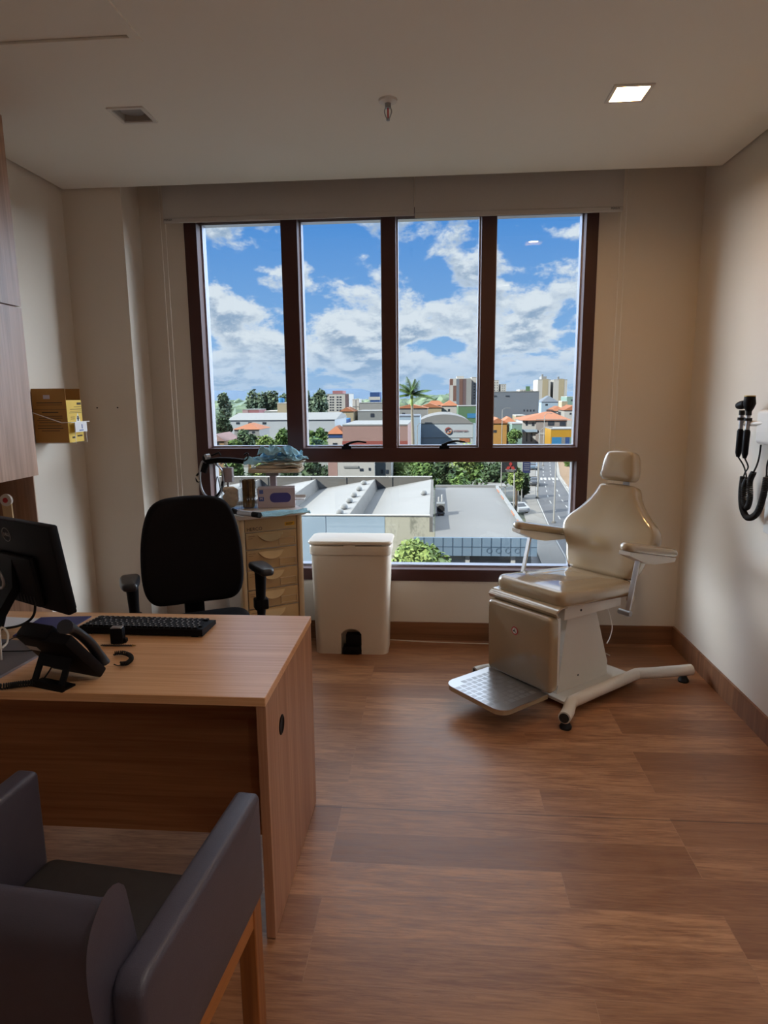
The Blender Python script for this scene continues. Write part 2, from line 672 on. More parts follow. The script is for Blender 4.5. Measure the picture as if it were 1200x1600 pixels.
M['silver'] = paint('silver_stand_plate', (0.30, 0.29, 0.31), 0.38, 0.5, var=0.03)
M['key_print'] = paint('grey_key_print', (0.35, 0.35, 0.36), 0.7, var=0.02)
M['red'] = paint('red_print', (0.45, 0.02, 0.03), 0.6, var=0.08)
M['cream_card'] = paint('cream_card', (0.62, 0.47, 0.26), 0.7, var=0.06)
M['rubber'] = paint('black_rubber', (0.010, 0.010, 0.011), 0.6, spec=0.3, var=0.1)
M['brass'] = paint('brass_ring', (0.45, 0.30, 0.10), 0.3, 1.0, var=0.05)


def planks():
    m, t, b = principled('floor_wood_planks')
    tc = t.n('ShaderNodeTexCoord').outputs['Object']
    br = t.n('ShaderNodeTexBrick')
    t.l(t.mapping(tc, (1, 1, 1), (0.35, 0.055, 0)), br.inputs['Vector'])
    br.offset = 0.37
    br.offset_frequency = 3
    br.inputs['Color1'].default_value = (0, 0, 0, 1)
    br.inputs['Color2'].default_value = (1, 1, 1, 1)
    br.inputs['Mortar'].default_value = (0.5, 0.5, 0.5, 1)
    br.inputs['Scale'].default_value = 1.0
    br.inputs['Mortar Size'].default_value = 0.0012
    br.inputs['Mortar Smooth'].default_value = 0.1
    br.inputs['Bias'].default_value = 0.0
    br.inputs['Brick Width'].default_value = 1.22
    br.inputs['Row Height'].default_value = 0.154
    sep = t.n('ShaderNodeSeparateColor')
    t.l(br.outputs['Color'], sep.inputs[0])
    rnd = sep.outputs[0]
    comb = t.n('ShaderNodeCombineXYZ')
    t.l(t.math('MULTIPLY', rnd, 37.0), comb.inputs[0])
    t.l(t.math('MULTIPLY', rnd, 11.0), comb.inputs[1])
    add = t.n('ShaderNodeVectorMath', operation='ADD')
    t.l(tc, add.inputs[0])
    t.l(comb.outputs[0], add.inputs[1])
    v = add.outputs[0]
    fine = t.noise(t.mapping(v, (9.0, 120, 1)), 1.0, 6.0, 0.65, 0.5)
    big = t.noise(t.mapping(v, (2.2, 17, 1)), 1.0, 5.0, 0.6, 1.4)
    knots = t.noise(t.mapping(v, (4.5, 20, 1), (5, 5, 0)), 1.0, 5.0, 0.6, 2.6)
    f = t.math('MULTIPLY_ADD', fine, 0.5, t.math('MULTIPLY', big, 0.5))
    col = t.mix(t.smooth(f, 0.33, 0.67), srgb('7d5036'), srgb('bd8c66'))
    col = t.mix(t.smooth(knots, 0.60, 0.74, 0.0, 0.45), col, srgb('714833'))
    col = t.mix(t.smooth(rnd, 0.0, 1.0, 0.0, 0.72), col, srgb('75492f'), 'MIX')
    col = t.mix(t.math('MULTIPLY', br.outputs['Fac'], 0.35), col, srgb('a98468'))
    sx2 = t.n('ShaderNodeSeparateXYZ')
    t.l(tc, sx2.inputs[0])
    seam = t.math('LESS_THAN', t.math('ABSOLUTE', t.math('SUBTRACT', sx2.outputs[1], 2.243)), 0.0022)
    col = t.mix(t.math('MULTIPLY', seam, 0.75), col, srgb('3a261a'))
    t.l(col, b.inputs['Base Color'])
    t.l(t.smooth(fine, 0.3, 0.7, 0.31, 0.42), b.inputs['Roughness'])
    b.inputs['Specular IOR Level'].default_value = 0.62
    bn = t.n('ShaderNodeBump')
    bn.inputs['Strength'].default_value = 0.10
    bn.inputs['Distance'].default_value = 0.004
    t.l(fine, bn.inputs['Height'])
    t.l(bn.outputs[0], b.inputs['Normal'])
    return m


M['floor'] = planks()

# ------------------------------------------------------------------ the room
XL, XR, YB, YF, ZC, ZS = -2.11, 1.4913, 4.013, -1.7, 2.71, 2.95
WX0, WX1, WZ0, WZ1 = -1.495, 0.920, 0.392, 2.62
COLX, COLY = -1.765, 3.79
bm = bmesh.new(); box(bm, XL - .15, XR + .15, YF - .15, YB + .2, -0.12, 0.0); struct('floor', bm, M['floor'])
bm = bmesh.new(); box(bm, XL - .15, XL, YF - .15, YB + .2, 0, ZS); struct('wall_left', bm, M['wall'])
bm = bmesh.new(); box(bm, XR, XR + .15, YF - .15, YB + .2, 0, ZS); struct('wall_right', bm, M['wall'])
bm = bmesh.new(); box(bm, XL, XR, YF - .15, YF, 0, ZS); struct('wall_front', bm, M['wall'])
bm = bmesh.new()
slab(bm, (XL, XR), (0.0, ZS), [(WX0, WX1, WZ0, WZ1)], -0.20, 0.0, T(0, YB, 0) @ RX(90) )
struct('wall_back', bm, M['wall'])
bm = bmesh.new(); box(bm, XL, COLX, COLY, YB, 0, ZS); struct('wall_column', bm, M['wall'])
bm = bmesh.new(); box(bm, XL - .15, XR + .15, YF - .15, YB + .2, ZS, ZS + .15); struct('ceiling_slab', bm, M['ceiling'])
LAMPS = [(-1.258, 2.866), (0.752, 2.868), (0.72, 0.90), (-1.258, 0.90), (0.72, -1.05), (-1.258, -1.05)]
HS = 0.068
PX0, PX1, PY0, PY1 = -1.575, -0.965, 1.71, 2.32
bm = bmesh.new()
slab(bm, (XL + .02, XR - .014), (YF, 3.77), [(x - HS, x + HS, y - HS, y + HS) for x, y in LAMPS] + [(PX0 + .03, PX1 - .03, PY0 + .03, PY1 - .03)], ZC, ZC + .05)
struct('ceiling', bm, M['ceiling'])
bm = bmesh.new(); box(bm, COLX, XR, YB - .013, YB, 0, .118); struct('baseboard_back', bm, M['skirt'])
bm = bmesh.new(); box(bm, XR - .013, XR, YF, YB - .013, 0, .118); struct('baseboard_right', bm, M['skirt_y'])
bm = bmesh.new(); box(bm, XL, XL + .013, YF, COLY - .013, 0, .118); box(bm, XL, COLX, COLY - .013, COLY, 0, .118); struct('baseboard_left', bm, M['skirt_y'])

# window
win = bpy.data.objects.new('window_1', None); COL.objects.link(win); win['kind'] = 'structure'
win.location = (0, YB, 0)
FY0, FY1 = YB - .006, YB + .13


def b_frame(bm):
    box(bm, WX0, -1.42, FY0, FY1, WZ0, WZ1)
    box(bm, .852, WX1, FY0, FY1, WZ0, WZ1)
    box(bm, -1.42, .852, FY0, FY1, WZ0, .467)
    box(bm, -1.42, .852, FY0, FY1, 2.585, WZ1)


part('window_frame', M['frame'], win, b_frame, world=True)
MULL = [(-.912, -.815), (-.318, -.235), (.263, .347)]
part('transom', M['frame'], win, lambda bm: box(bm, -1.42, .852, FY0 - .004, FY1, 1.152, 1.236), world=True)
for a, c in MULL:
    part('mullion', M['frame'], win, lambda bm: box(bm, a, c, FY0, FY1, 1.236, 2.585), world=True)
PANES = [(-1.42, -.912), (-.815, -.318), (-.235, .263), (.347, .852)]
GY = YB + .125
for a, c in PANES:
    def b_bead(bm):
        g = .010
        for q in ((a, a + g, 1.236, 2.585), (c - g, c, 1.236, 2.585), (a + g, c - g, 1.236, 1.236 + g), (a + g, c - g, 2.585 - g, 2.585)):
            box(bm, q[0], q[1], YB + .07, YB + .132, q[2], q[3])
    part('glazing_bead', M['bead'], win, b_bead, world=True)
    part('pane', M['glass'], win, lambda bm: box(bm, a + .008, c - .008, GY, GY + .006, 1.244, 2.577), world=True)


def b_bead_low(bm):
    g = .012
    for q in ((-1.42, -1.42 + g, .467, 1.152), (.852 - g, .852, .467, 1.152), (-1.408, .84, .467, .467 + g), (-1.408, .84, 1.152 - g, 1.152)):
        box(bm, q[0], q[1], YB + .07, YB + .132, q[2], q[3])


part('glazing_bead', M['bead'], win, b_bead_low, world=True)
part('pane', M['glass'], win, lambda bm: box(bm, -1.41, .842, GY, GY + .006, .477, 1.144), world=True)
for hx in (-0.545, 0.055):
    def b_handle(bm):
        box(bm, hx - .03, hx + .03, YB - .022, YB + .0, 1.228, 1.250, bev=.004)
        box(bm, hx - .018, hx + .018, YB - .034, YB - .012, 1.244, 1.262, bev=.005)
        pts = catmull([(hx, YB - .03, 1.258), (hx + .035, YB - .036, 1.272), (hx + .075, YB - .036, 1.278), (hx + .125, YB - .032, 1.272)], 6)
        n = len(pts)
        tube(bm, pts, [.0085 - .004 * i / n for i in range(n)], 8)
    part('handle', M['black'], win, b_handle, 50, world=True)

# ceiling fittings
def downlight(x, y, lit, label):
    o = thing('downlight', label, 'ceiling light', (x, y, ZC))

    def b_trim(bm):
        slab(bm, (-.0765, .0765), (-.0765, .0765), [(-.062, .062, -.062, .062)], -.006, 0.0)
    part('trim_ring', M['trim_white'], o, b_trim)

    def b_refl(bm):
        lo, hi, z1 = .064, .052, .055
        a = [bm.verts.new((sx_ * lo, sy_ * lo, -.002)) for sx_, sy_ in ((1, 1), (-1, 1), (-1, -1), (1, -1))]
        b = [bm.verts.new((sx_ * hi, sy_ * hi, z1)) for sx_, sy_ in ((1, 1), (-1, 1), (-1, -1), (1, -1))]
        for i in range(4):
            j = (i + 1) % 4
            bm.faces.new((a[i], a[j], b[j], b[i]))
        bm.faces.new(b)
    part('reflector', M['refl'], o, b_refl)
    lz = .046 if lit is lamp_rear else .012
    part('lamp', lit or M['metal_grey'], o, lambda bm: lathe(bm, [(0, lz), (.047, lz), (.047, .05), (0, .05)], 28))
    return o


lamp_warm = emitter('warm_lamp_glow', (1.0, 0.56, 0.22), LAMP_WARM)
lamp_rear = emitter('lamp_glow', (1.0, 0.90, 0.80), LAMP_REAR)
downlight(*LAMPS[0], None, 'square recessed downlight, switched off, in the ceiling left of the sprinkler')
downlight(*LAMPS[1], lamp_warm, 'square recessed downlight glowing warm in the ceiling above the exam chair')
downlight(*LAMPS[2], lamp_rear, 'lit square downlight in the ceiling between the exam chair and the back of the room')
downlight(*LAMPS[3], None, 'square recessed downlight, switched off, in the ceiling above the visitor armchair')
downlight(*LAMPS[4], lamp_rear, 'unseen square downlight added as fill at the back of the room on the right')  # made-up lamp, added to lift the light in the room
downlight(*LAMPS[5], None, 'square recessed downlight, switched off, at the back of the room on the left')

o = thing('ceiling_sprinkler', 'small metal fire sprinkler head hanging from the ceiling', 'sprinkler', (-.193, 2.835, ZC))
part('escutcheon', M['trim_white'], o, lambda bm: lathe(bm, [(0, 0), (.038, 0), (.036, -.008), (.018, -.013), (0, -.013)], 24), 40)


def b_spr(bm):
    cyl(bm, (0, 0, -.012), (0, 0, -.030), .012, 12)
    for s in (-1, 1):
        tube(bm, catmull([(s * .010, 0, -.028), (s * .014, 0, -.045), (s * .006, 0, -.066), (0, 0, -.072)], 4), .0025, 6)
    lathe(bm, [(0, -.076), (.007, -.076), (.007, -.070), (0, -.070)], 14)


part('sprinkler_body', M['metal_grey'], o, b_spr, 40)
part('glass_bulb', M['red'], o, lambda bm: cyl(bm, (0, 0, -.030), (0, 0, -.068), .003, 8), 40)

o = thing('ceiling_access_panel', 'square white access panel with a slim frame in the ceiling', 'access panel', ((PX0 + PX1) / 2, (PY0 + PY1) / 2, ZC))
part('panel_frame', M['ceiling'], o, lambda bm: slab(bm, (PX0, PX1), (PY0, PY1), [(PX0 + .032, PX1 - .032, PY0 + .032, PY1 - .032)], ZC - .006, ZC), world=True)
part('panel_leaf', M['ceiling'], o, lambda bm: box(bm, PX0 + .036, PX1 - .036, PY0 + .036, PY1 - .036, ZC + .002, ZC + .02), world=True)

# roller blinds
def blind(x0, x1, zb, side, label):
    o = thing('roller_blind', label, 'blind', ((x0 + x1) / 2, 3.92, 2.93))
    part('roller_tube', M['blind_bar'], o, lambda bm: cyl(bm, (x0 + .01, 3.925, 2.885), (x1 - .01, 3.925, 2.885), .025, 20), 40, world=True)
    part('blind_fabric', M['blind'], o, lambda bm: box(bm, x0, x1, 3.898, 3.9, zb + .02, 2.89), world=True)
    part('bottom_bar', M['blind'], o, lambda bm: box(bm, x0, x1, 3.892, 3.906, zb, zb + .028, bev=.004), world=True)
    for s in ((0,) if side < 0 else (1,)):
        part('bracket', M['trim_white'], o, lambda bm: box(bm, (x0 - .008, x1)[s], (x0, x1 + .008)[s], 3.88, 3.97, 2.84, 2.93), world=True)
    lx = x0 + .006 if side < 0 else x1 - .066
    text('maker_tag', 'PERSIX', .016, M['ink'], o, world_of(o).inverted() @ T(lx, 3.8912, zb + .017) @ RX(90))
    cx = x0 - .018 if side < 0 else x1 + .014

    def b_chain(bm):
        for dx in (-.014, .014):
            pts = [Vector((cx + dx, 3.93, 2.885 - i * .06)) for i in range(41)]
            tube(bm, [p + Vector((0, 0, 0)) for p in pts], .0022, 6)
        tube(bm, catmull([(cx - .014, 3.93, .485), (cx, 3.93, .462), (cx + .014, 3.93, .485)], 5), .0022, 6)
    part('pull_cord', M['cord'], o, b_chain, 40, world=True)


blind(-1.571, -.1225, 2.545, -1, 'left roller blind rolled up above the window, cords at its left end')
blind(-.1195, 1.02, 2.532, 1, 'right roller blind rolled up above the window, cord behind the exam chair')

# holes left in the column
for k, hx in enumerate((-2.007, -1.881)):
    single('wall_plug', 'small dark screw hole in the column wall, the ' + ('left' if k == 0 else 'right') + ' one of two', 'wall plug', M['rubber'],
           lambda bm: lathe(bm, [(0, 0), (.0045, 0), (.0045, .003), (0, .004)], 10, RX(90)), None, None, (hx, COLY, 1.498))

# ------------------------------------------------------------------ fitted cabinet at the left wall
CX, CY0, CY1 = -1.78, 2.40, 2.79
o = thing('tall_cabinet', 'tall wood laminate wall cabinet at the left edge, with an open niche behind the monitor', 'cabinet', (-1.95, 2.6, 0))


def b_carc(bm):
    x0, x1 = XL + .002, -1.802
    box(bm, x0, x1, CY1 - .006, CY1, .0, 2.70)
    box(bm, x0, x1, CY0, CY0 + .02, .0, .86)
    box(bm, x0, x1, CY0, CY0 + .02, 1.21, 2.70)
    box(bm, x0, x0 + .012, CY0 + .02, CY1 - .006, .0, 2.70)
    for z in (.06, .84, 1.215, 1.93, 2.68):
        box(bm, x0 + .012, x1, CY0 + .02, CY1 - .006, z, z + .02)


part('carcass', M['cab'], o, b_carc, world=True)
for z0, z1 in ((.06, .858), (1.215, 1.938), (1.944, 2.70)):
    part('door', M['cab'], o, lambda bm: box(bm, -1.80, CX, CY0, CY1 + .002, z0, z1), world=True)

# the round-headed card standing in the niche
o = thing('card_tag', 'cream card with round head and red seal standing in the dark cabinet niche', 'tag', (-1.893, 2.72, .86))
part('card_body', M['cream_card'], o, lambda bm: prism(bm, [(-.021, 0), (.021, 0), (.021, .16), (.017, .165), (.021, .170), (.021, .235), (-.024, .235), (-.021, .16)], -.004, .004, RX(90) @ I4), label='cream card strip')
part('round_head', M['trim_white'], o, lambda bm: lathe(bm, [(0, -.006), (.027, -.006), (.028, 0), (.027, .006), (0, .006)], 24, T(-.002, 0, .252) @ RX(90)), 40)
part('seal', M['red'], o, lambda bm: lathe(bm, [(0, 0), (.012, 0), (.011, .003), (0, .003)], 20, T(-.003, -.006, .252) @ RX(90)), 40, label='red round seal')

# sharps box in its wire rack
SX0, SX1, SY0, SY1, SZ0, SZ1 = -2.098, -1.915, 3.30, 3.445, 1.325, 1.545
o = thing('sharps_box', 'yellow and brown cardboard sharps box held in a wire rack on the left wall', 'box', (-2.0, 3.37, SZ0))
part('box_body', M['kraft'], o, lambda bm: box(bm, SX0, SX1, SY0, SY1, SZ0, SZ1), world=True)
part('box_side', M['kraft_yellow'], o, lambda bm: box(bm, SX1, SX1 + .0015, SY0, SY1, SZ0, SZ1), world=True, label='yellow printed side')
part('flap', M['kraft'], o, lambda bm: box(bm, SX0, SX1, SY0, SY0 + .003, SZ1, SZ1 + .06), world=True)
part('flap', M['kraft'], o, lambda bm: box(bm, SX0 + .01, SX1, SY1 - .003, SY1, SZ1, SZ1 + .06), world=True)
part('flap', M['kraft'], o, lambda bm: box(bm, SX0 + .0, SX0 + .003, SY0 + .003, SY1 - .003, SZ1, SZ1 + .055), world=True)


def b_print(bm):
    y = SY0 - .0008
    for x0, x1, z, h in ((-2.075, -1.935, 1.530, .004), (-2.075, -1.935, 1.520, .002), (-2.095, -1.915, 1.497, .002), (-2.05, -1.96, 1.480, .005), (-2.06, -1.94, 1.462, .003),
                         (-2.07, -1.94, 1.452, .003), (-2.08, -1.95, 1.440, .003), (-2.07, -1.935, 1.428, .003), (-2.08, -1.95, 1.412, .003), (-2.08, -1.94, 1.398, .004), (-2.06, -1.96, 1.386, .003)):
        box(bm, x0, x1, y, SY0, z, z + h)
    x = SX1 + .0015
    for y0, y1, z, h in ((3.40, 3.44, 1.520, .012), (3.37, 3.44, 1.508, .002), (3.33, 3.44, 1.496, .003), (3.33, 3.44, 1.486, .002), (3.32, 3.44, 1.478, .002), (3.33, 3.37, 1.455, .003),
                         (3.33, 3.37, 1.445, .003), (3.38, 3.43, 1.352, .008), (3.33, 3.36, 1.345, .010)):
        box(bm, x, x + .0008, y0, y1, z, z + h)


part('printing', M['brown_ink'], o, b_print, world=True)


part('hand_hole', M['lilac'], o, lambda bm: box(bm, -2.035, -2.0, SY0 - .0012, SY0, 1.552, 1.572), world=True)


def b_tri(bm):
    prism(bm, [(3.375, 1.425), (3.425, 1.425), (3.40, 1.478)], SX1 + .0016, SX1 + .0022, Matrix(((0, 0, 1, 0), (1, 0, 0, 0), (0, 1, 0, 0), (0, 0, 0, 1))))


part('hazard_triangle', M['trim_white'], o, b_tri, world=True)
part('hazard_mark', M['ink'], o, lambda bm: (box(bm, SX1 + .0022, SX1 + .0028, 3.394, 3.406, 1.435, 1.462), box(bm, SX1 + .0022, SX1 + .0028, 3.389, 3.411, 1.446, 1.452)), world=True)
o = thing('wire_rack', 'white wire rack with a small label plate carrying the yellow sharps box', 'rack', (-2.0, 3.37, 1.31))


def b_rack(bm):
    z = 1.430
    a, b_, c = -1.893, 3.275, 3.485
    tube(bm, [(XL + .003, b_, z + .06), (a - .04, b_, z), (a, b_ + .02, z), (a, c - .01, z), (a - .04, c, z), (XL + .003, c, z + .02)], .0022, 6)
    for y in (3.325, 3.435):
        tube(bm, [(a, y, z), (a, y, SZ0 - .004), (XL + .003, y, SZ0 - .004)], .0022, 6)


part('wire_frame', M['trim_white'], o, b_rack, 50, world=True)
part('label_plate', M['paper'], o, lambda bm: box(bm, -1.891, -1.888, 3.322, 3.438, 1.378, 1.429), world=True)
part('plate_print', M['blue_print'], o, lambda bm: (box(bm, -1.888, -1.8872, 3.36, 3.40, 1.384, 1.389), box(bm, -1.888, -1.8872, 3.385, 3.392, 1.395, 1.418)), world=True)

# ------------------------------------------------------------------ desk
o = thing('desk', 'brown wood laminate desk with a round cable hole in its side panel', 'desk', (-1.25, 1.95, 0))
DX0, DX1, DY0, DY1, DZ = -2.09, -.455, 1.615, 2.282, .751
part('desktop', M['desk_top_lit'], o, lambda bm: box(bm, DX0, DX1, DY0, DY1, DZ - .026, DZ, bev=.0015, seg=1), world=True)
part('side_panel', M['desk_v'], o, lambda bm: box(bm, DX1 - .0265, DX1 - .0005, DY0 + .002, DY1 - .01, .004, DZ - .0262), world=True)
part('side_panel', M['desk_v'], o, lambda bm: box(bm, DX0 + .0005, DX0 + .0265, DY0 + .002, DY1 - .01, .004, DZ - .0262), world=True)
part('modesty_panel', M['desk'], o, lambda bm: box(bm, DX0 + .027, DX1 - .027, 1.80, 1.82, .20, DZ - .0262), world=True)
part('cable_grommet', M['black'], o, lambda bm: lathe(bm, [(0, .001), (.022, .001), (.026, .003), (.030, .0015), (.030, 0), (0, 0)], 28, T(DX1 - .0005, 1.782, .585) @ RY(90)), 40, world=True, label='black round cable grommet')

# ------------------------------------------------------------------ things on the desk
# monitor, seen from behind
MA = -28.0
mon = thing('monitor', 'black flat monitor seen from behind at the left end of the desk', 'monitor', (-1.428, 2.13, DZ), MA)
MT = RX(8)           # leaning back, towards the camera


def b_mback(bm):
    box(bm, -.268, .268, -.016, .016, .095, .405, MT @ T(0, .0, 0), bev=.006)


part('housing', M['black'], mon, b_mback, 40)
part('screen', M['rubber'], mon, lambda bm: box(bm, -.262, .262, .0155, .0185, .11, .399, MT))


def b_mhump(bm):
    box(bm, -.15, .15, -.040, -.014, .110, .29, MT, bev=.012)


part('rear_hump', M['black'], mon, b_mhump, 40)
part('rear_vent', M['rubber'], mon, lambda bm: [box(bm, -.12 + i * .02, -.112 + i * .02, -.0412, -.039, .12, .15, MT) for i in range(13)])


def b_lring(bm):
    tube(bm, [(.024 * math.cos(a), -.0168, .352 + .024 * math.sin(a)) for a in [2 * PI * i / 36 for i in range(36)]], .0013, 6, True, MT)


part('logo_ring', M['key_print'], mon, b_lring, 50)
text('logo_letters', 'DELL', .016, M['key_print'], mon, MT @ T(0, -.0164, .352) @ RX(90), align='CENTER')
part('stand_neck', M['black'], mon, lambda bm: prism(bm, [(-.205, .008), (-.165, .008), (-.055, .16), (-.050, .27), (-.078, .27), (-.085, .17)], -.04, .04, YZX), 40)
part('cable_ring', M['metal_grey'], mon, lambda bm: tube(bm, [(.035 * math.cos(a), -.080, .215 + .035 * math.sin(a)) for a in [2 * PI * i / 30 for i in range(30)]], .005, 8, True, MT), 50)
foot = part('stand_foot', M['silver'], mon, lambda bm: prism(bm, [(-1.60, 1.70), (-1.262, 1.672), (-1.238, 1.90), (-1.262, 1.945), (-1.33, 1.965), (-1.60, 1.99)], DZ + .0006, DZ + .008), world=True, label='silver grey stand plate')


def cable(name, label, pts, r, mat, n=8, parent=None):
    if parent is not None:
        return part(name, mat, parent, lambda bm: tube(bm, catmull(pts, n), r, 8), 60, world=True, label=label)
    return single(name, label, 'cable', mat, lambda bm: tube(bm, catmull(pts, n), r, 8), 60)


def W(px, py, Y):
    return at_depth(px, py, Y)


def D_(px, py, dz=.006):
    return at_height(px, py, DZ + dz)


cable('power_cable', 'thick black cable', [W(53, 915, 2.055), W(55, 940, 2.045), W(53, 960, 2.05), W(42, 972, 2.06), D_(20, 980, .01), D_(-30, 985, .006)], .0045, M['rubber'], 8, mon)
cable('video_cable', 'black cable', [W(14, 915, 2.06), W(10, 945, 2.05), W(5, 975, 2.03), D_(-2, 985, .006), D_(-40, 990, .006)], .0045, M['rubber'], 8, mon)
cable('thin_black_cord', 'thin black cord bent in a sharp loop over the silver stand plate', [D_(-25, 1018, .012), D_(5, 1006, .012), D_(24, 996, .012), D_(40, 1004, .012), D_(52, 1014, .012), D_(40, 1017, .012), D_(-25, 1018, .013)], .0018, M['rubber'], 6)
cable('white_cable', 'white cable curling up beside the silver stand plate at the picture edge', [D_(2, 1031, .012), W(1, 1010, 1.80), W(0, 985, 1.83), W(5, 981, 1.85), W(12, 990, 1.85), W(11, 1004, 1.83), W(3, 1013, 1.80)], .0032, M['cord'])
single('paper_sheet', 'white paper sheet at the far left corner of the desk', 'paper', M['paper'], lambda bm: prism(bm, [(-1.80, 2.08), (-1.49, 2.10), (-1.43, 2.20), (-1.74, 2.22)], DZ + .0005, DZ + .002))
single('blue_folder', 'dark blue folder lying flat between the monitor and the keyboard', 'folder', M['navy'], lambda bm: prism(bm, [tuple(D_(20, 995, 0).xy), tuple(D_(90, 995, 0).xy), tuple(D_(143, 964, 0).xy), tuple(D_(64, 966, 0).xy)], DZ + .0005, DZ + .004))

# keyboard
kb = thing('keyboard', 'black computer keyboard on the far side of the desk', 'keyboard', (-1.0, 2.115, DZ), -1.5)
KW, KD = .44, .128


def b_kb(bm):
    b2 = bmesh.new()
    prism(b2, [(-KD / 2, .004), (KD / 2, .004), (KD / 2, .018), (KD / 2 - .006, .020), (-KD / 2 + .006, .028), (-KD / 2, .026)], -KW / 2, KW / 2, Matrix(((0, 0, 1, 0), (1, 0, 0, 0), (0, 1, 0, 0), (0, 0, 0, 1))))
    merge(bm, b2)
    for x in (-.19, .19):
        box(bm, x - .012, x + .012, -KD / 2 + .004, -KD / 2 + .014, 0, .006)
        box(bm, x - .012, x + .012, KD / 2 - .016, KD / 2 - .006, 0, .006)


part('key_case', M['black'], kb, b_kb)


def key_rows():
    out = []
    for r in range(6):
        y = KD / 2 - .014 - (5 - r) * .0195
        y = -KD / 2 + .014 + r * .0195
        x = -KW / 2 + .008
        widths = ([.0175] * 21, [.026] + [.0175] * 19 + [.0175], [.03] + [.0175] * 12 + [.022] + [.0175] * 6, [.04] + [.0175] * 11 + [.028] + [.0175] * 6, [.024, .024, .11, .024, .024] + [.0175] * 9, [.0175] * 21)[r]
        for wk in widths:
            if x + wk > KW / 2 - .006:
                break
            out.append((x, wk, y))
            x += wk + .0022
    return out


def b_keys(bm):
    for x, wk, y in key_rows():
        z = .0285 - .0078 * (y + KD / 2) / KD
        box(bm, x, x + wk, y - .0082, y + .0082, z - .004, z + .005, bev=.0016, seg=1)


part('keys', M['black'], kb, b_keys)


def b_kprint(bm):
    for x, wk, y in key_rows():
        z = .0285 - .0078 * (y + KD / 2) / KD + .0051
        box(bm, x + .003, x + .009, y - .002, y + .004, z - .0004, z + .0002)


part('key_lettering', M['key_print'], kb, b_kprint)

# rubber stamp and the spring pencil beside it
o = thing('rubber_stamp', 'small black self-inking stamp standing in front of the keyboard', 'stamp', (-1.048, 1.985, DZ), 6)
part('stamp_case', M['black'], o, lambda bm: box(bm, -.021, .021, -.014, .014, .0, .052, bev=.004), 40)
part('stamp_top', M['metal_grey'], o, lambda bm: box(bm, -.019, .019, -.012, .012, .0525, .056, bev=.0015, seg=1), 40, label='grey top plate')
part('stamp_button', M['black'], o, lambda bm: box(bm, .0212, .030, -.009, .009, .002, .016, bev=.002, seg=1), 40)


def b_spring(bm):
    pts = [(-.05 + .10 * i / 120, .0035 * math.cos(i * .9), .0045 + .0035 * math.sin(i * .9)) for i in range(121)]
    tube(bm, pts, .0008, 5)
    cyl(bm, (-.055, 0, .0042), (.05, 0, .0042), .0018, 8)


o = thing('pen', 'thin spiral pen with a brass tip lying in front of the small stamp', 'pen', (-1.035, 1.952, DZ), 2)
part('pen_barrel', M['ink'], o, b_spring, 50)
part('pen_tip', M['brass'], o, lambda bm: cyl(bm, (.05, 0, .0042), (.062, 0, .0042), .003, 8, .0008), 50, label='brass tip')

# desk telephone, seen from behind
ph = thing('desk_phone', 'black desk telephone on its stand, seen from behind', 'telephone', (-1.055, 1.72, DZ), -17)
PT = T(0, -.045, .132) @ RX(-52)      # the slanted face: local x across, local y down the face, z out of it


def b_phb(bm):
    box(bm, -.095, .095, -.045, .138, -.034, 0.0, PT, bev=.007)


part('phone_body', M['black'], ph, b_phb, 40)


def b_stand(bm):
    a = T(0, 0, 0)
    box(bm, -.060, .060, -.008, .0, .0, .02, T(0, -.085, 0))
    # bracket plate with a window, leaning from the foot up to the body
    L = T(0, -.088, .003) @ RX(62)
    slab(bm, (-.060, .060), (0, .118), [(-.040, .040, .014, .056)], 0, .006, L)
    box(bm, -.058, .058, -.09, -.045, .0, .006)


part('phone_stand', M['black'], ph, b_stand)
part('rating_label', M['paper'], ph, lambda bm: box(bm, -.085, -.045, .0, .02, -.0352, -.0338, PT), label='small white label')


def b_hand(bm):
    pts = catmull([(.060, -.050, .016), (.060, -.028, .024), (.060, .02, .031), (.060, .070, .031), (.060, .115, .023), (.060, .138, .014)], 6)
    n = len(pts)
    rr = []
    for i in range(n):
        t_ = abs(i / (n - 1) - .5) * 2
        rr.append(.019 + .010 * max(0, t_ - .45) / .55)
    tube(bm, pts, rr, 14, False, PT, .72)
    ico(bm, (0, 0, 0), .001, 1)


part('handset', M['grey_pad'], ph, b_hand, 50)
part('display_hump', M['black'], ph, lambda bm: box(bm, -.090, .022, -.052, .02, -.03, .016, PT, bev=.008), 40)


def b_pkeys(bm):
    for r in range(5):
        for c in range(4):
            box(bm, -.07 + c * .022, -.054 + c * .022, .045 + r * .02, .058 + r * .02, 0, .004, PT)


part('dial_keys', M['grey_pad'], ph, b_pkeys)


def coil(path, rad, turns, r, n=9):
    pts = catmull(path, 14)
    fr = frames(pts)
    out = []
    L = len(pts) - 1
    N = turns * n
    for i in range(N + 1):
        t_ = i / N * L
        k = min(int(t_), L - 1)
        f = t_ - k
        p = pts[k].lerp(pts[k + 1], f)
        u, v = fr[k]
        a = 2 * PI * i / n
        out.append(p + u * (rad * math.cos(a)) + v * (rad * math.sin(a)))
    return out


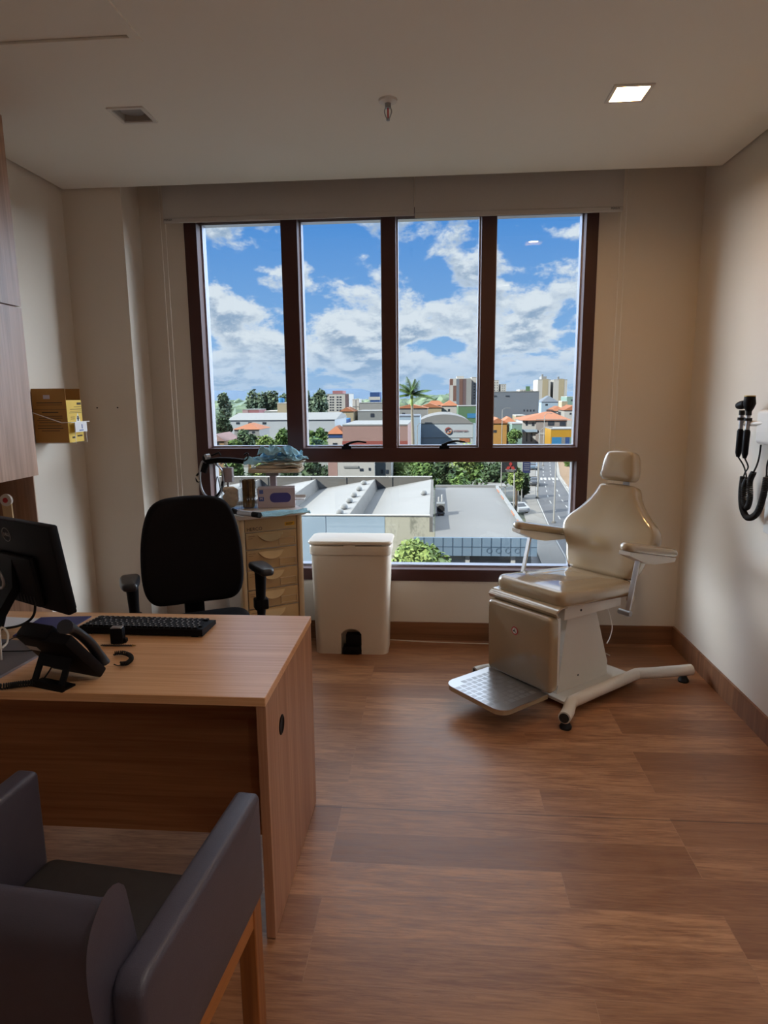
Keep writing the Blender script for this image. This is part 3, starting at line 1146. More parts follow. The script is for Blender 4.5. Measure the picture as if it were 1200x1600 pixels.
part('handset_cord', M['rubber'], ph,
       lambda bm: (tube(bm, coil([D_(178, 1021, .010), D_(192, 1020, .010), D_(203, 1024, .010), D_(205, 1030, .010), D_(198, 1036, .010), D_(188, 1037, .012)], .0058, 26, .0017), .0019, 5),
                   tube(bm, catmull([D_(192, 1037, .004), D_(185, 1040, .004), D_(178, 1038, .006)], 5), .0017, 5)), 60, world=True)
part('line_cord', M['rubber'], ph,
       lambda bm: (tube(bm, coil([D_(-60, 1076, .010), D_(0, 1073, .010), D_(30, 1069, .010), D_(60, 1066, .011), D_(68, 1063, .012)], .0075, 34, .002), .0024, 5),
                   tube(bm, catmull([D_(66, 1064, .012), W(76, 1050, 1.66), W(82, 1040, 1.68)], 5), .0022, 6)), 60, world=True)

# ------------------------------------------------------------------ visitor armchair
ac = thing('visitor_armchair', 'slate grey leatherette armchair with wooden legs, its back to the camera', 'armchair', (-.7155, 1.091, 0), -5.5)
AW, AT = .305, .056


def arm_profile(y0, y1, zb, zt, r):
    pts = []
    for cx_, cz_, a0, rr in ((y1 - r, zt - r, 0, r), (y0 + r * 2.2, zt - r * 2.2, 90, r * 2.2), (y0 + r, zb + r, 180, r), (y1 - r, zb + r, 270, r)):
        for k in range(6):
            a = math.radians(a0 + 18 * k)
            pts.append((cx_ + rr * math.cos(a), cz_ + rr * math.sin(a)))
    return pts


for s in (-1, 1):
    x0 = AW - AT if s > 0 else -AW
    part('arm', M['slate'], ac, lambda bm: cushion(bm, arm_profile(-.255, .245, .425, .68, .015), AT, .013, .002, .002, T(x0, 0, 0) @ YZX, 4, 3), 45)
# backrest: a thick pad, leaning back
BT = T(0, -.165, .445) @ RX(9)


def b_acb(bm):
    out = [(.012, 0.0), (.010, .30), (.006, .343), (-.010, .356), (-.030, .350), (-.052, .330), (-.066, .285), (-.072, .21), (-.074, .08), (-.070, -.13), (-.062, -.15), (.0, -.15)]
    b2 = bmesh.new()
    pts = catmull([(p[0], p[1], 0) for p in out], 3, True)
    cushion(b2, [(p.x, p.y) for p in reversed(pts)], .494, .022, .004, .004, T(-.247, 0, 0) @ YZX, 4, 4)
    merge(bm, b2, BT)


part('backrest', M['slate'], ac, b_acb, 45)
part('seat', M['slate_seat'], ac, lambda bm: cushion(bm, rrect(.494, .42, .03, 4, 0, .035), .115, .025, .008, 0, T(0, 0, .34)), 45)


def b_legs(x, y):
    def f(bm):
        box(bm, x - .021, x + .021, y - .021, y + .021, 0.0, .43, bev=.002, seg=1)
    return f


for x in (-.277, .277):
    for y in (-.215, .215):
        part('leg', M['leg_wood'], ac, b_legs(x, y))
for x in (-.277, .277):
    part('side_rail', M['rail_wood'], ac, lambda bm: box(bm, x - .018, x + .018, -.194, .194, .372, .423))
for y in (-.215, .215):
    part('cross_rail', M['leg_wood'], ac, lambda bm: box(bm, -.256, .256, y - .016, y + .016, .30, .339))

# ------------------------------------------------------------------ office chair behind the desk
oc = thing('office_chair', 'black office swivel chair with armrests between the desk and the window', 'chair', (-1.10, 2.86, 0), 27)
# local -Y is the way it faces


def b_ocb(bm):
    half = [(.0, -.255), (.12, -.255), (.185, -.245), (.222, -.205), (.238, -.14), (.240, -.05), (.232, .06), (.212, .155), (.180, .225), (.13, .258), (.06, .268), (0, .270)]
    pts = [(x, y) for x, y in half] + [(-x, y) for x, y in reversed(half[1:-1])]
    pts = [(p.x, p.y) for p in catmull([(a, b, 0) for a, b in pts], 3, True)]

    def bend(v):
        return Vector((v.x, v.y, v.z + .55 * v.x * v.x + .25 * v.y * v.y))
    cushion(bm, pts, .065, .028, .010, .006, T(0, .195, .815) @ RX(86) @ T(0, 0, -.03), 5, 5, bend)


part('backrest', M['black_fabric'], oc, b_ocb, 60)
part('back_stem', M['black'], oc, lambda bm: (box(bm, -.048, .048, .205, .235, .38, .66, bev=.006), box(bm, -.045, .045, .02, .235, .385, .415, bev=.006)), 40)


def b_ocs(bm):
    pts = rrect(.49, .46, .10, 8, 0, -.045)

    def bend(v):
        return Vector((v.x, v.y, v.z - (.05 * max(0, -v.y - .15) / .12 if v.y < -.15 else 0) + .12 * v.x * v.x))
    cushion(bm, pts, .075, .032, .008, 0, T(0, 0, .435), 5, 6, bend)


part('seat', M['black_fabric'], oc, b_ocs, 60)
for s in (-1, 1):
    a = part('armrest', M['black'], oc, lambda bm: (
        tube(bm, catmull([(s * .17, -.03, .425), (s * .262, -.03, .43), (s * .282, -.03, .50), (s * .285, -.03, .62), (s * .287, -.035, .735)], 6), [.024] * 14 + [.026, .027, .027, .028, .029, .030, .031, .032, .033, .034, .036], 10, False, I4, .8),
        box(bm, s * .285 - .033, s * .285 + .033, -.055, .0, .545, .60, bev=.008)), 50)

    def b_pad(bm):
        out = [(.0, -.13), (.032, -.122), (.044, -.07), (.047, .0), (.045, .08), (.034, .118), (0, .126), (-.034, .118), (-.042, .08), (-.038, 0), (-.030, -.07), (-.022, -.122)]
        pts = [(s * p.x, p.y) for p in catmull([(x, y, 0) for x, y in out], 3, True)]
        if s < 0:
            pts.reverse()
        cushion(bm, pts, .034, .013, .003, 0, T(s * .29, -.035, .730) @ RX(-4), 4, 3)
    part('arm_pad', M['grey_pad'], a, b_pad, 50)
part('gas_lift', M['black'], oc, lambda bm: (cyl(bm, (0, 0, .10), (0, 0, .28), .027), cyl(bm, (0, 0, .28), (0, 0, .42), .018), box(bm, -.10, .10, -.12, .12, .40, .434, bev=.01)), 40)
for k in range(5):
    a = math.radians(72 * k + 20)
    lg = part('base_leg', M['black'], oc, lambda bm: tube(bm, [(.02 * math.cos(a), .02 * math.sin(a), .12), (.17 * math.cos(a), .17 * math.sin(a), .10), (.30 * math.cos(a), .30 * math.sin(a), .072)], [.030, .022, .015], 10), 50)
    part('caster', M['rubber'], lg, lambda bm: (cyl(bm, Vector((.30 * math.cos(a), .30 * math.sin(a), .026)) + Vector((-math.sin(a), math.cos(a), 0)) * .022, Vector((.30 * math.cos(a), .30 * math.sin(a), .026)) - Vector((-math.sin(a), math.cos(a), 0)) * .022, .026, 16), cyl(bm, (.30 * math.cos(a), .30 * math.sin(a), .03), (.30 * math.cos(a), .30 * math.sin(a), .075), .006, 8)), 40)

# ------------------------------------------------------------------ drawer cart by the window
CART_RZ, CW, CD, CT = 31.7, .335, .36, .905
cart = thing('drawer_cart', 'cream medical drawer cart with curved pulls standing under the window', 'cart', (-1.035, 3.355, 0), CART_RZ)
part('cabinet_body', M['cart_side'], cart, lambda bm: (box(bm, .0, CW, .012, CD, .09, CT, bev=.012)), 40)
part('corner_post', M['cart_frame'], cart, lambda bm: box(bm, -.012, .020, -.004, .05, .09, CT, bev=.010), 40)
part('corner_post', M['cart_frame'], cart, lambda bm: box(bm, CW - .022, CW + .012, -.004, .05, .09, CT, bev=.010), 40)
part('front_header', M['cart'], cart, lambda bm: box(bm, .022, CW - .024, .002, .02, .832, CT))
text('header_lettering', 'HERCO', .026, M['ink'], cart, T(.030, .0016, .847) @ RX(90), sx_=1.0)
part('warning_label', M['yellow_label'], cart, lambda bm: box(bm, CW - .090, CW - .034, .0012, .002, .850, .870))
part('label_print', M['brown_ink'], cart, lambda bm: (box(bm, CW - .084, CW - .042, .0006, .0012, .862, .865), box(bm, CW - .084, CW - .050, .0006, .0012, .855, .858)))
DRAW = [(.735, .828), (.619, .731), (.507, .615), (.399, .503), (.255, .395), (.11, .251)]
for z0, z1 in DRAW:
    d = part('drawer', M['cart'], cart, lambda bm: box(bm, .024, CW - .026, .0, .02, z0 + .002, z1 - .001, bev=.002, seg=1))

    def b_pull(bm):
        x0, x1, zt = .088, .232, z1 - .012
        n = 18
        up, lo = [], []
        for i in range(n + 1):
            t_ = i / n
            x = x0 + (x1 - x0) * t_
            dz = .040 * (1 - (2 * t_ - 1) ** 2) ** .8
            out = -.024 * (1 - (2 * t_ - 1) ** 4)
            up.append((x, 0.0, zt))
            lo.append((x, out, zt - dz))
        a = [bm.verts.new(p) for p in up]
        b = [bm.verts.new(p) for p in lo]
        c = [bm.verts.new((p[0], 0.0, p[2] - .006)) for p in lo]
        for i in range(n):
            bm.faces.new((a[i], a[i + 1], b[i + 1], b[i]))
            bm.faces.new((b[i], b[i + 1], c[i + 1], c[i]))
    part('drawer_pull', M['cart'], d, b_pull, 50)

    def b_card(bm):
        x0, x1, zl, zh = CW - .128, CW - .034, z0 + .012, z0 + .052
        for q in ((x0, x1, zl, zl + .003), (x0, x1, zh - .003, zh), (x0, x0 + .003, zl, zh), (x1 - .003, x1, zl, zh)):
            box(bm, q[0], q[1], -.005, 0, q[2], q[3])
    part('card_holder', M['cart_frame'], d, b_card)
    part('drawer_print', M['brown_ink'], d, lambda bm: [box(bm, .034, .034 + wd, -.0006, 0, z1 - .02 - k * .012, z1 - .0185 - k * .012) for k, wd in enumerate((.040, .026))])
part('cart_top', M['cart_top'], cart, lambda bm: cushion(bm, rrect(CW + .075, CD + .04, .03, 5, CW / 2 + .004, CD / 2 - .004), .026, .009, 0, 0, T(0, 0, CT)), 40)
part('top_rail', M['cart_top'], cart, lambda bm: box(bm, -.02, CW + .03, CD - .02, CD + .006, CT + .02, CT + .045, bev=.006), 40)
for x in (.03, CW - .03):
    for y in (.04, CD - .04):
        part('caster', M['rubber'], cart, lambda bm: (cyl(bm, (x - .012, y, .035), (x + .012, y, .035), .035, 18), box(bm, x - .016, x + .016, y - .014, y + .014, .055, .092)), 40)
part('plug_knob', M['black'], cart, lambda bm: lathe(bm, [(0, 0), (.018, 0), (.018, .012), (.012, .02), (0, .02)], 18, T(0, .15, .80) @ RY(-90)), 40)
TOPZ = CT + .026 + .0008
cart_w = world_of(cart)


def CP(px, py, z=TOPZ):
    return at_height(px, py, z)


def rest(name, label, cat, px, py, rz=0, group=None, z=TOPZ):
    return thing(name, label, cat, CP(px, py, z), rz, group)


gb = thing('glove_box', 'lilac glove box with a violet oval opening on the drawer cart', 'box', (-.905, 3.64, TOPZ), 12)
part('carton', M['lilac'], gb, lambda bm: box(bm, -.105, .105, -.05, .05, 0, .112, bev=.002, seg=1))
part('opening', M['violet'], gb, lambda bm: prism(bm, rrect(.118, .055, .026, 6, .022, .058), -.0012, .0, T(0, -.05, 0) @ RX(90) @ T(0, 0, 0.0006)))
part('brand_print', M['blue_print'], gb, lambda bm: (box(bm, -.094, -.072, -.0508, -.05, .082, .104), box(bm, -.098, -.070, -.0508, -.05, .040, .064)))
text('brand_letter', 'M', .020, M['paper'], gb, T(-.084, -.0510, .053) @ RX(90), align='CENTER')

sj = thing('stick_jar', 'clear acrylic jar full of golden brown wooden sticks on the drawer cart', 'jar', (-1.058, 3.60, TOPZ), 12)


def b_jar(w_, d_, h):
    def f(bm):
        box(bm, -w_ / 2, w_ / 2, -d_ / 2, d_ / 2, 0, .004)
        for q in ((-w_ / 2, w_ / 2, -d_ / 2, -d_ / 2 + .003), (-w_ / 2, w_ / 2, d_ / 2 - .003, d_ / 2), (-w_ / 2, -w_ / 2 + .003, -d_ / 2 + .003, d_ / 2 - .003), (w_ / 2 - .003, w_ / 2, -d_ / 2 + .003, d_ / 2 - .003)):
            box(bm, q[0], q[1], q[2], q[3], .004, h)
    return f


part('acrylic_jar', M['acrylic'], sj, b_jar(.086, .08, .165))
STICK = paint('stained_sticks', (0.20, 0.115, 0.025), .6, var=.5, vscale=60)


def b_sticks(bm):
    rnd = random.Random(3)
    for i in range(150):
        x, y = rnd.uniform(-.034, .034), rnd.uniform(-.03, .03)
        a = rnd.uniform(-3, 3)
        box(bm, -.0045, .0045, -.001, .001, 0.0, rnd.uniform(.145, .157), T(x * .85, y, .005) @ RY(a) @ RX(rnd.uniform(-2, 2)) @ RZ(rnd.uniform(0, 180)))


o = part('wooden_sticks', STICK, sj, b_sticks); o['kind'] = 'stuff'
cj = thing('cotton_jar', 'clear acrylic jar packed with cream cotton wool at the left end of the cart top', 'jar', (-1.150, 3.562, TOPZ), 12)
part('acrylic_jar', M['acrylic'], cj, b_jar(.10, .09, .125))


def b_cot(bm):
    ico(bm, (0, 0, .058), .042, 3, (1.0, .9, 1.25), .25, 2.0)
    ico(bm, (.012, -.004, .098), .030, 3, (1, .9, .9), .3, 2.5)
    ico(bm, (-.02, .01, .104), .022, 3, (1, 1, .9), .3, 2.5)


part('cotton_wool', M['cotton'], cj, b_cot, 80)

# pole fixed to the back of the cart carrying a grey block, with the headlight hung over it
pole_p = at_depth(357, 766, 3.74)
pole = thing('instrument_pole', 'thin steel pole with a grey lilac block rising behind the cotton jar', 'pole', (pole_p.x, pole_p.y, TOPZ))
PZ = 1.155
part('pole_rod', M['metal_grey'], pole, lambda bm: (cyl(bm, (0, 0, 0), (0, 0, PZ - TOPZ), .007, 12), lathe(bm, [(0, 0), (.03, 0), (.03, .006), (.012, .012), (0, .012)], 20)), 40)
part('pole_block', M['lilac'], pole, lambda bm: box(bm, -.032, .032, -.02, .02, .128, .214, bev=.004), 40)
part('pole_hook', M['metal_grey'], pole, lambda bm: tube(bm, catmull([(0, 0, PZ - TOPZ - .01), (-.004, -.01, PZ - TOPZ + .012), (-.02, -.012, PZ - TOPZ + .022), (-.035, -.008, PZ - TOPZ + .012)], 5), .004, 8), 50)

hy = pole_p.y - .035


def H(px, py, y=hy):
    return at_depth(px, py, y)


hl = thing('headlight', 'medical headlight with grey headband and black lamp arm hanging on the steel pole', 'headlight', H(335, 745), 0)


def b_band(bm):
    pts = [H(316, 722, hy - .02), H(332, 722), H(347, 735, hy + .02), H(349, 755, hy + .03), H(342, 772, hy + .02), H(330, 778), H(318, 770, hy - .02), H(312, 748, hy - .03)]
    c = catmull(pts, 6, True)
    tube(bm, c, .021, 10, True, I4, .32)


part('headband', M['metal_grey'], hl, b_band, 50, world=True)


def b_band2(bm):
    pts = [H(349, 752, hy + .028), H(345, 768, hy + .022), H(334, 779, hy), H(322, 777, hy - .02)]
    tube(bm, catmull(pts, 6), .019, 10, False, I4, .5)


part('band_pad', M['black'], hl, b_band2, 50, world=True)
part('lamp_arm', M['black'], hl, lambda bm: tube(bm, [H(322, 722, hy - .02), H(340, 719), H(360, 719), H(381, 721)], [.017, .017, .016, .015], 10), 50, world=True)
part('arm_hook', M['black'], hl, lambda bm: tube(bm, catmull([H(381, 721), H(387, 716), H(387, 708), H(381, 711)], 5), .004, 8), 50, world=True)
part('joint', M['black'], hl, lambda bm: (ico(bm, H(323, 716, hy - .02), .027, 2), tube(bm, [H(330, 712, hy - .02), H(342, 707, hy - .02), H(345, 712, hy - .02)], .005, 8), tube(bm, [H(322, 724, hy - .02), H(317, 738, hy - .03)], .021, 8)), 50, world=True)
part('focus_knob', M['metal_grey'], hl, lambda bm: cyl(bm, H(321, 714, hy - .05), H(327, 713, hy - .03), .016, 16), 40, world=True)
part('side_clip', M['black'], hl, lambda bm: tube(bm, catmull([H(312, 738, hy - .03), H(307, 744, hy - .04), H(308, 752, hy - .04), H(314, 752, hy - .03)], 4), .009, 8, False, I4, .6), 50, world=True)
part('lens_clip', M['trim_white'], hl, lambda bm: tube(bm, [H(306, 744, hy - .045), H(311, 752, hy - .045)], .006, 8), 50, world=True)
part('light_cable', M['rubber'], hl, lambda bm: tube(bm, catmull([H(345, 768, hy + .03), H(339, 745, hy + .03), H(335, 790, hy + .035), H(333, 812, hy + .04)], 6), .0025, 6), 50, world=True)

# tray on a short post behind the glove box, heaped with face masks
TY = 3.735
tp = at_depth(428, 775, TY)
tz = at_depth(440, 734, TY).z
tray = thing('tray_stand', 'small cream tray on a short grey post behind the lilac glove box', 'tray', (tp.x, TY, TOPZ), 4)
tr = tz - TOPZ
part('post', M['lilac'], tray, lambda bm: (box(bm, -.017, .017, -.017, .017, 0, tr - .03), box(bm, -.04, .04, -.04, .04, 0, .008)))
part('post_head', M['metal_grey'], tray, lambda bm: box(bm, -.038, .038, -.03, .03, tr - .034, tr - .008, bev=.003, seg=1), 40)
part('tray_plate', M['mask_white'], tray, lambda bm: cushion(bm, rrect(.30, .20, .02, 4, .022, 0), .022, .006, 0, 0, T(0, 0, tr - .008)), 40)
tray_top = tz + .0145
tx0 = tp.x + .022


def mask(name, label, group, x, y, z, sx_, sy_, rz, mat, amp, seed, sag=0.0):
    def f(bm):
        b2 = bmesh.new()
        nx, ny = 26, 18
        g = [[None] * (ny + 1) for _ in range(nx + 1)]
        for i in range(nx + 1):
            for j in range(ny + 1):
                u, v = i / nx * 2 - 1, j / ny * 2 - 1
                h = amp * (mnoise.noise(Vector((u * 1.7 + seed, v * 2.3, seed * 3))) + .5 * mnoise.noise(Vector((u * 4 + seed, v * 6, 1)))) + .004 * math.sin(v * 9)
                edge = max(abs(u), abs(v))
                h -= sag * max(0, edge - .6) ** 1.5
                k = 1 + .10 * mnoise.noise(Vector((u * 2, v * 2, seed + 5)))
                g[i][j] = b2.verts.new((u * sx_ / 2 * k, v * sy_ / 2 * k, max(.001, h + amp * .8)))
        for i in range(nx):
            for j in range(ny):
                b2.faces.new((g[i][j], g[i + 1][j], g[i + 1][j + 1], g[i][j + 1]))
        r = bmesh.ops.extrude_face_region(b2, geom=list(b2.faces))
        for e in r['geom']:
            if isinstance(e, bmesh.types.BMVert):
                e.co.z += .0035
        merge(bm, b2)
    return single(name, label, 'mask', mat, f, 60, group, (x, y, z), rz)


mask('face_mask', 'cream folded mask lying flat at the bottom of the heap on the tray', None, tx0 + .02, TY - .005, tray_top, .25, .15, 3, M['mask_white'], .010, 1.1)
mask('face_mask', 'cream mask sticking out at the right end of the tray heap', None, tx0 + .05, TY - .01, tray_top + .022, .22, .13, -8, M['mask_white'], .012, 2.3)
mask('face_mask', 'crumpled blue mask hanging over the left end of the tray', None, tx0 - .10, TY - .01, tray_top + .022, .17, .12, 14, M['blue_mask'], .022, 4.4, .03)
mask('face_mask', 'blue mask in the middle of the tray heap, half covered', None, tx0 - .005, TY + .01, tray_top + .045, .20, .13, -14, M['blue_mask'], .024, 6.1, .02)
mask('face_mask', 'topmost blue mask, crumpled high on the tray heap', None, tx0 + .03, TY - .005, tray_top + .072, .23, .14, -24, M['blue_mask'], .042, 8.7, .10)
mask('face_mask', 'blue mask sliding down the right side of the tray heap', None, tx0 + .095, TY - .012, tray_top + .046, .15, .12, -32, M['blue_mask'], .024, 9.9, .05)
single('file_tray', 'flat white tray on edge of the cart top behind the tray post', 'tray', M['cart_top'], lambda bm: (box(bm, -.14, .14, -.04, .04, 0, .006), box(bm, -.14, .14, .036, .04, .006, .02)), None, None, (tp.x + .03, 3.80, TOPZ + .018), 3)
mask('blue_drape', 'pale blue paper drape folded along the front right edge of the cart top', None, CP(446, 803).x, CP(446, 803).y - .015, TOPZ, .26, .10, 28, M['blue_mask'], .010, 12.2)

# otoscope handle lying at the front of the cart top
ot0, ot1 = CP(373, 801, TOPZ + .016), CP(406, 805, TOPZ + .016)
ot = thing('otoscope', 'grey metal otoscope with a black end cap lying at the front of the cart top', 'otoscope', (ot0.x, ot0.y, TOPZ))
dv = (ot1 - ot0).normalized()
part('handle', M['metal_grey'], ot, lambda bm: cyl(bm, ot0, ot0.lerp(ot1, .68), .0145, 20), 40, world=True)
part('end_cap', M['black'], ot, lambda bm: cyl(bm, ot0.lerp(ot1, .68), ot1, .0150, 20), 40, world=True)
part('head', M['black'], ot, lambda bm: (cyl(bm, ot0, ot0 - dv * .012, .012, 16), tube(bm, [ot0 - dv * .010, ot0 - dv * .028 + Vector((0, 0, .006)), ot0 - dv * .045 + Vector((0, 0, .016))], [.010, .013, .007], 12)), 50, world=True)
part('speculum', M['rubber'], ot, lambda bm: tube(bm, [ot0 - dv * .028, ot0 - dv * .05 + Vector((0, 0, -.004)), ot0 - dv * .078 + Vector((0, 0, -.009))], [.011, .008, .003], 12), 50, world=True)

# white lidded pail behind the office chair
pp = at_depth(340, 945, 3.62)
o = thing('white_pail', 'white lidded pail low behind the office chair, beside the drawer cart', 'pail', (pp.x - .02, 3.80, 0))
part('pail_body', M['trim_white'], o, lambda bm: lathe(bm, [(0, 0), (.10, 0), (.125, .36), (0, .36)], 32), 40)
part('pail_lid', M['trim_white'], o, lambda bm: lathe(bm, [(0, .361), (.130, .361), (.133, .375), (.125, .384), (0, .392)], 32), 40)
part('pail_handle', M['rubber'], o, lambda bm: tube(bm, [(.128 * math.cos(a), -.02 - .0 * math.sin(a), .36 + .12 * math.sin(a)) for a in [PI * i / 20 for i in range(21)]], .003, 6), 40)

# ------------------------------------------------------------------ pedal bin
BX, BY0, BY1 = -.504, 3.728, 3.992
bn_ = thing('pedal_bin', 'large cream white pedal bin with an arched pedal opening under the window', 'bin', (BX, (BY0 + BY1) / 2, 0))
BD = BY1 - BY0
ARCH = [(-.062, 0), (-.062, .128), (-.045, .150), (-.020, .161), (.0, .163), (.020, .161), (.045, .150), (.062, .128), (.062, 0)]


def b_bin(bm):
    zs = (0.0, .17, .40, .618)
    out = []
    for z in zs:
        k = z / .618
        out.append(rrect(.445 + .028 * k, BD - .035 + .02 * k, .045, 6, 0, 0))
    rings = [[bm.verts.new((p[0], p[1], z)) for p in o_] for o_, z in zip(out, zs)]
    n = len(rings[0])
    for a, b in zip(rings, rings[1:]):
        for i in range(n):
            j = (i + 1) % n
            # leave the front face open low down for the pedal
            pa, pb = a[i].co, a[j].co
            if a is rings[0] and pa.y < -.05 and pb.y < -.05 and abs(pa.x - pb.x) > .2:
                continue
            bm.faces.new((a[i], a[j], b[j], b[i]))
    bm.faces.new(list(reversed(rings[0])))
    bm.faces.new(rings[-1])
    yf0 = min(p.co.y for p in rings[0])
    yf1 = min(p.co.y for p in rings[1])
    xr0 = max(p.co.x for p in rings[0] if p.co.y < yf0 + 1e-4)
    xr1 = max(p.co.x for p in rings[1] if p.co.y < yf1 + 1e-4)

    def fy(z):
        return yf0 + (yf1 - yf0) * z / .17
    outer_l = [(-xr0, 0), (-xr1, .17)]
    arch = [bm.verts.new((x, fy(z), z)) for x, z in ARCH]
    deep = [bm.verts.new((x, fy(z) + .07, z)) for x, z in ARCH]
    top = [bm.verts.new((x, fy(.17), .17)) for x, z in ARCH]
    bm.faces.new([bm.verts.new((-xr0, yf0, 0)), arch[0], arch[1], top[1], bm.verts.new((-xr1, yf1, .17))])
    bm.faces.new([arch[-1], bm.verts.new((xr0, yf0, 0)), bm.verts.new((xr1, yf1, .17)), top[-2], arch[-2]])
    for i in range(1, len(ARCH) - 2):
        bm.faces.new((arch[i], arch[i + 1], top[i + 1], top[i]))
    for i in range(len(ARCH) - 1):
        bm.faces.new((arch[i], deep[i], deep[i + 1], arch[i + 1]))
    bm.faces.new(deep)
    bmesh.ops.remove_doubles(bm, verts=list(bm.verts), dist=1e-5)


part('bin_body', M['bin'], bn_, b_bin, 35)
part('bin_rim', M['bin'], bn_, lambda bm: cushion(bm, rrect(.492, BD - .008, .05, 6), .060, .010, 0, 0, T(0, 0, .618)), 35)
part('bin_lid', M['bin'], bn_, lambda bm: cushion(bm, rrect(.508, BD, .05, 6), .022, .009, .014, 0, T(0, 0, .684)), 35)
part('lid_recess', M['bin'], bn_, lambda bm: box(bm, -.035, .035, -BD / 2 + .001, -BD / 2 + .02, .664, .6838))
part('pedal', M['black'], bn_, lambda bm: (box(bm, -.052, .052, -BD / 2 - .0, -BD / 2 + .07, .004, .05, bev=.006), box(bm, -.034, .060, -BD / 2 + .02, -BD / 2 + .078, .05, .122, bev=.005)), 40)

# ------------------------------------------------------------------ examination chair
ec = thing('exam_chair', 'beige vinyl examination chair with white steel base by the window corner', 'examination chair', (0.64206623, 3.34124872, 0), -49.5)
# local: x across, y towards its back, z up
XYZ_front = Matrix(((1, 0, 0, 0), (0, 0, -1, 0), (0, 1, 0, 0), (0, 0, 0, 1)))   # local (x, y) -> (X, Z), thickness towards -Y


def b_legpad(bm):
    cushion(bm, rrect(.425, .385, .028, 6, 0, .19), .062, .020, .006, 0, T(0, -.232, .125) @ RX(1.5) @ XYZ_front, 5, 4)


part('leg_pad', M['vinyl'], ec, b_legpad, 55)
part('leg_pad_frame', M['white'], ec, lambda bm: box(bm, -.19, .19, -.232, -.205, .14, .49, RX(0), bev=.004), 40)
LP = T(0, -.232, .125) @ RX(1.5) @ XYZ_front @ T(0, 0, .068)
part('footwear_badge', M['red'], ec, lambda bm: lathe(bm, [(0, 0), (.021, 0), (.021, .0012), (0, .0012)], 28, LP @ T(-.012, .265, 0)), 40, label='round red badge')
part('badge_disc', M['trim_white'], ec, lambda bm: lathe(bm, [(0, .0012), (.0155, .0012), (.0155, .0018), (0, .0018)], 24, LP @ T(-.012, .265, 0)), 40)
part('badge_mark', M['ink'], ec, lambda bm: (prism(bm, [(-.010, -.004), (.0, -.006), (.004, .012), (.0015, .012), (-.002, .002), (-.010, .0005)], .0018, .0022, LP @ T(-.012, .265, 0)),
                                                prism(bm, [(.002, -.004), (.009, -.010), (.010, -.008), (.004, -.001)], .0018, .0022, LP @ T(-.012, .265, 0))))


def b_flap(bm):
    prof = [(-.262, .505), (-.275, .512), (-.285, .530), (-.27, .546), (-.24, .553), (-.20, .553), (-.20, .546), (-.238, .546), (-.262, .539), (-.275, .528), (-.268, .516), (-.258, .511)]
    prism(bm, prof, -.222, .222, YZX)


part('cover_flap', M['vinyl'], ec, b_flap, 50)

# seat: a padded slab that tips a little towards the back, with loose folds in the vinyl
SEAT = T(0, -.245, .540) @ RX(-4.5)


def b_seat(bm):
    pts = rrect(.455, .60, .055, 8, 0, .30)

    def fold(v):
        z = v.z
        if v.z > .05:
            z += .005 * mnoise.noise(Vector((v.x * 16, v.y * 9, 2))) + .007 * mnoise.noise(Vector((v.x * 5 + v.y * 9, v.y * 4 - v.x * 6, 5)))
        if v.z < .03 and abs(v.x) > .15:
            z -= .022 * max(0, math.sin(v.y * 9 - .6)) - .004
        return Vector((v.x, v.y, z))
    cushion(bm, pts, .085, .032, .018, 0, SEAT, 6, 12, fold)


part('seat', M['vinyl'], ec, b_seat, 80)
# backrest
BACK = T(0, .308, .585) @ RX(-17.5)


def b_exb(bm):
    half = [(0, 0), (.14, .0), (.195, .012), (.222, .05), (.240, .11), (.262, .16), (.288, .20), (.296, .235), (.288, .27), (.262, .305), (.215, .345), (.165, .40), (.135, .445), (.118, .485), (.09, .503), (0, .506)]
    pts = [(x, y) for x, y in half] + [(-x, y) for x, y in reversed(half[1:-1])]
    pts = [(p.x, p.y) for p in catmull([(a, b, 0) for a, b in pts], 4, True)]
    cushion(bm, pts, .088, .026, .008, .004, BACK @ XYZ_front @ T(0, 0, -.086), 6, 6)


part('backrest', M['vinyl'], ec, b_exb, 60)
part('back_plate', M['white'], ec, lambda bm: box(bm, -.12, .12, .092, .104, .03, .45, BACK, bev=.004), 40)


def b_head(bm):
    half = [(0, 0), (.075, 0), (.100, .012), (.108, .04), (.100, .10), (.088, .142), (.065, .162), (0, .168)]
    pts = half + [(-x, y) for x, y in reversed(half[1:-1])]
    pts = [(p.x, p.y) for p in catmull([(a, b, 0) for a, b in pts], 4, True)]
    cushion(bm, pts, .085, .024, .006, .004, BACK @ T(0, -.012, .518) @ RX(6) @ XYZ_front @ T(0, 0, -.070), 5, 5)


part('headrest', M['vinyl'], ec, b_head, 60)
part('headrest_bar', M['chrome'], ec, lambda bm: box(bm, -.02, .02, .09, .098, .42, .62, BACK))
# arms
for s in (-1, 1):
    ARM = T(s * .345, .255, .765) @ RX(-12.5)
    ar = part('arm_pad', M['vinyl'], ec, lambda bm: cushion(bm, rrect(.082, .44, .038, 6), .042, .018, .005, 0, ARM @ T(0, 0, .0), 4, 3), 50)
    part('arm_tray', M['white'], ar, lambda bm: prism(bm, [(-.212, .0), (.205, .0), (.20, -.022), (.02, -.046), (-.06, -.046), (-.208, -.018)], -.030, .030, ARM @ YZX), None)
    part('arm_post', M['chrome'], ar, lambda bm: box(bm, s * .345 - .012, s * .345 + .012, -.006, .006, -.0, .30, T(0, .095, .475) @ RX(-14), bev=.002, seg=1))
    part('post_pivot', M['metal_grey'], ar, lambda bm: cyl(bm, (s * .30, .098, .492), (s * .365, .098, .492), .014, 14), 40)
part('release_lever', M['vinyl'], ec, lambda bm: lathe(bm, [(0, 0), (.022, .002), (.027, .012), (.022, .02), (0, .022)], 20, T(.225, .29, .50) @ RY(90)), 45)
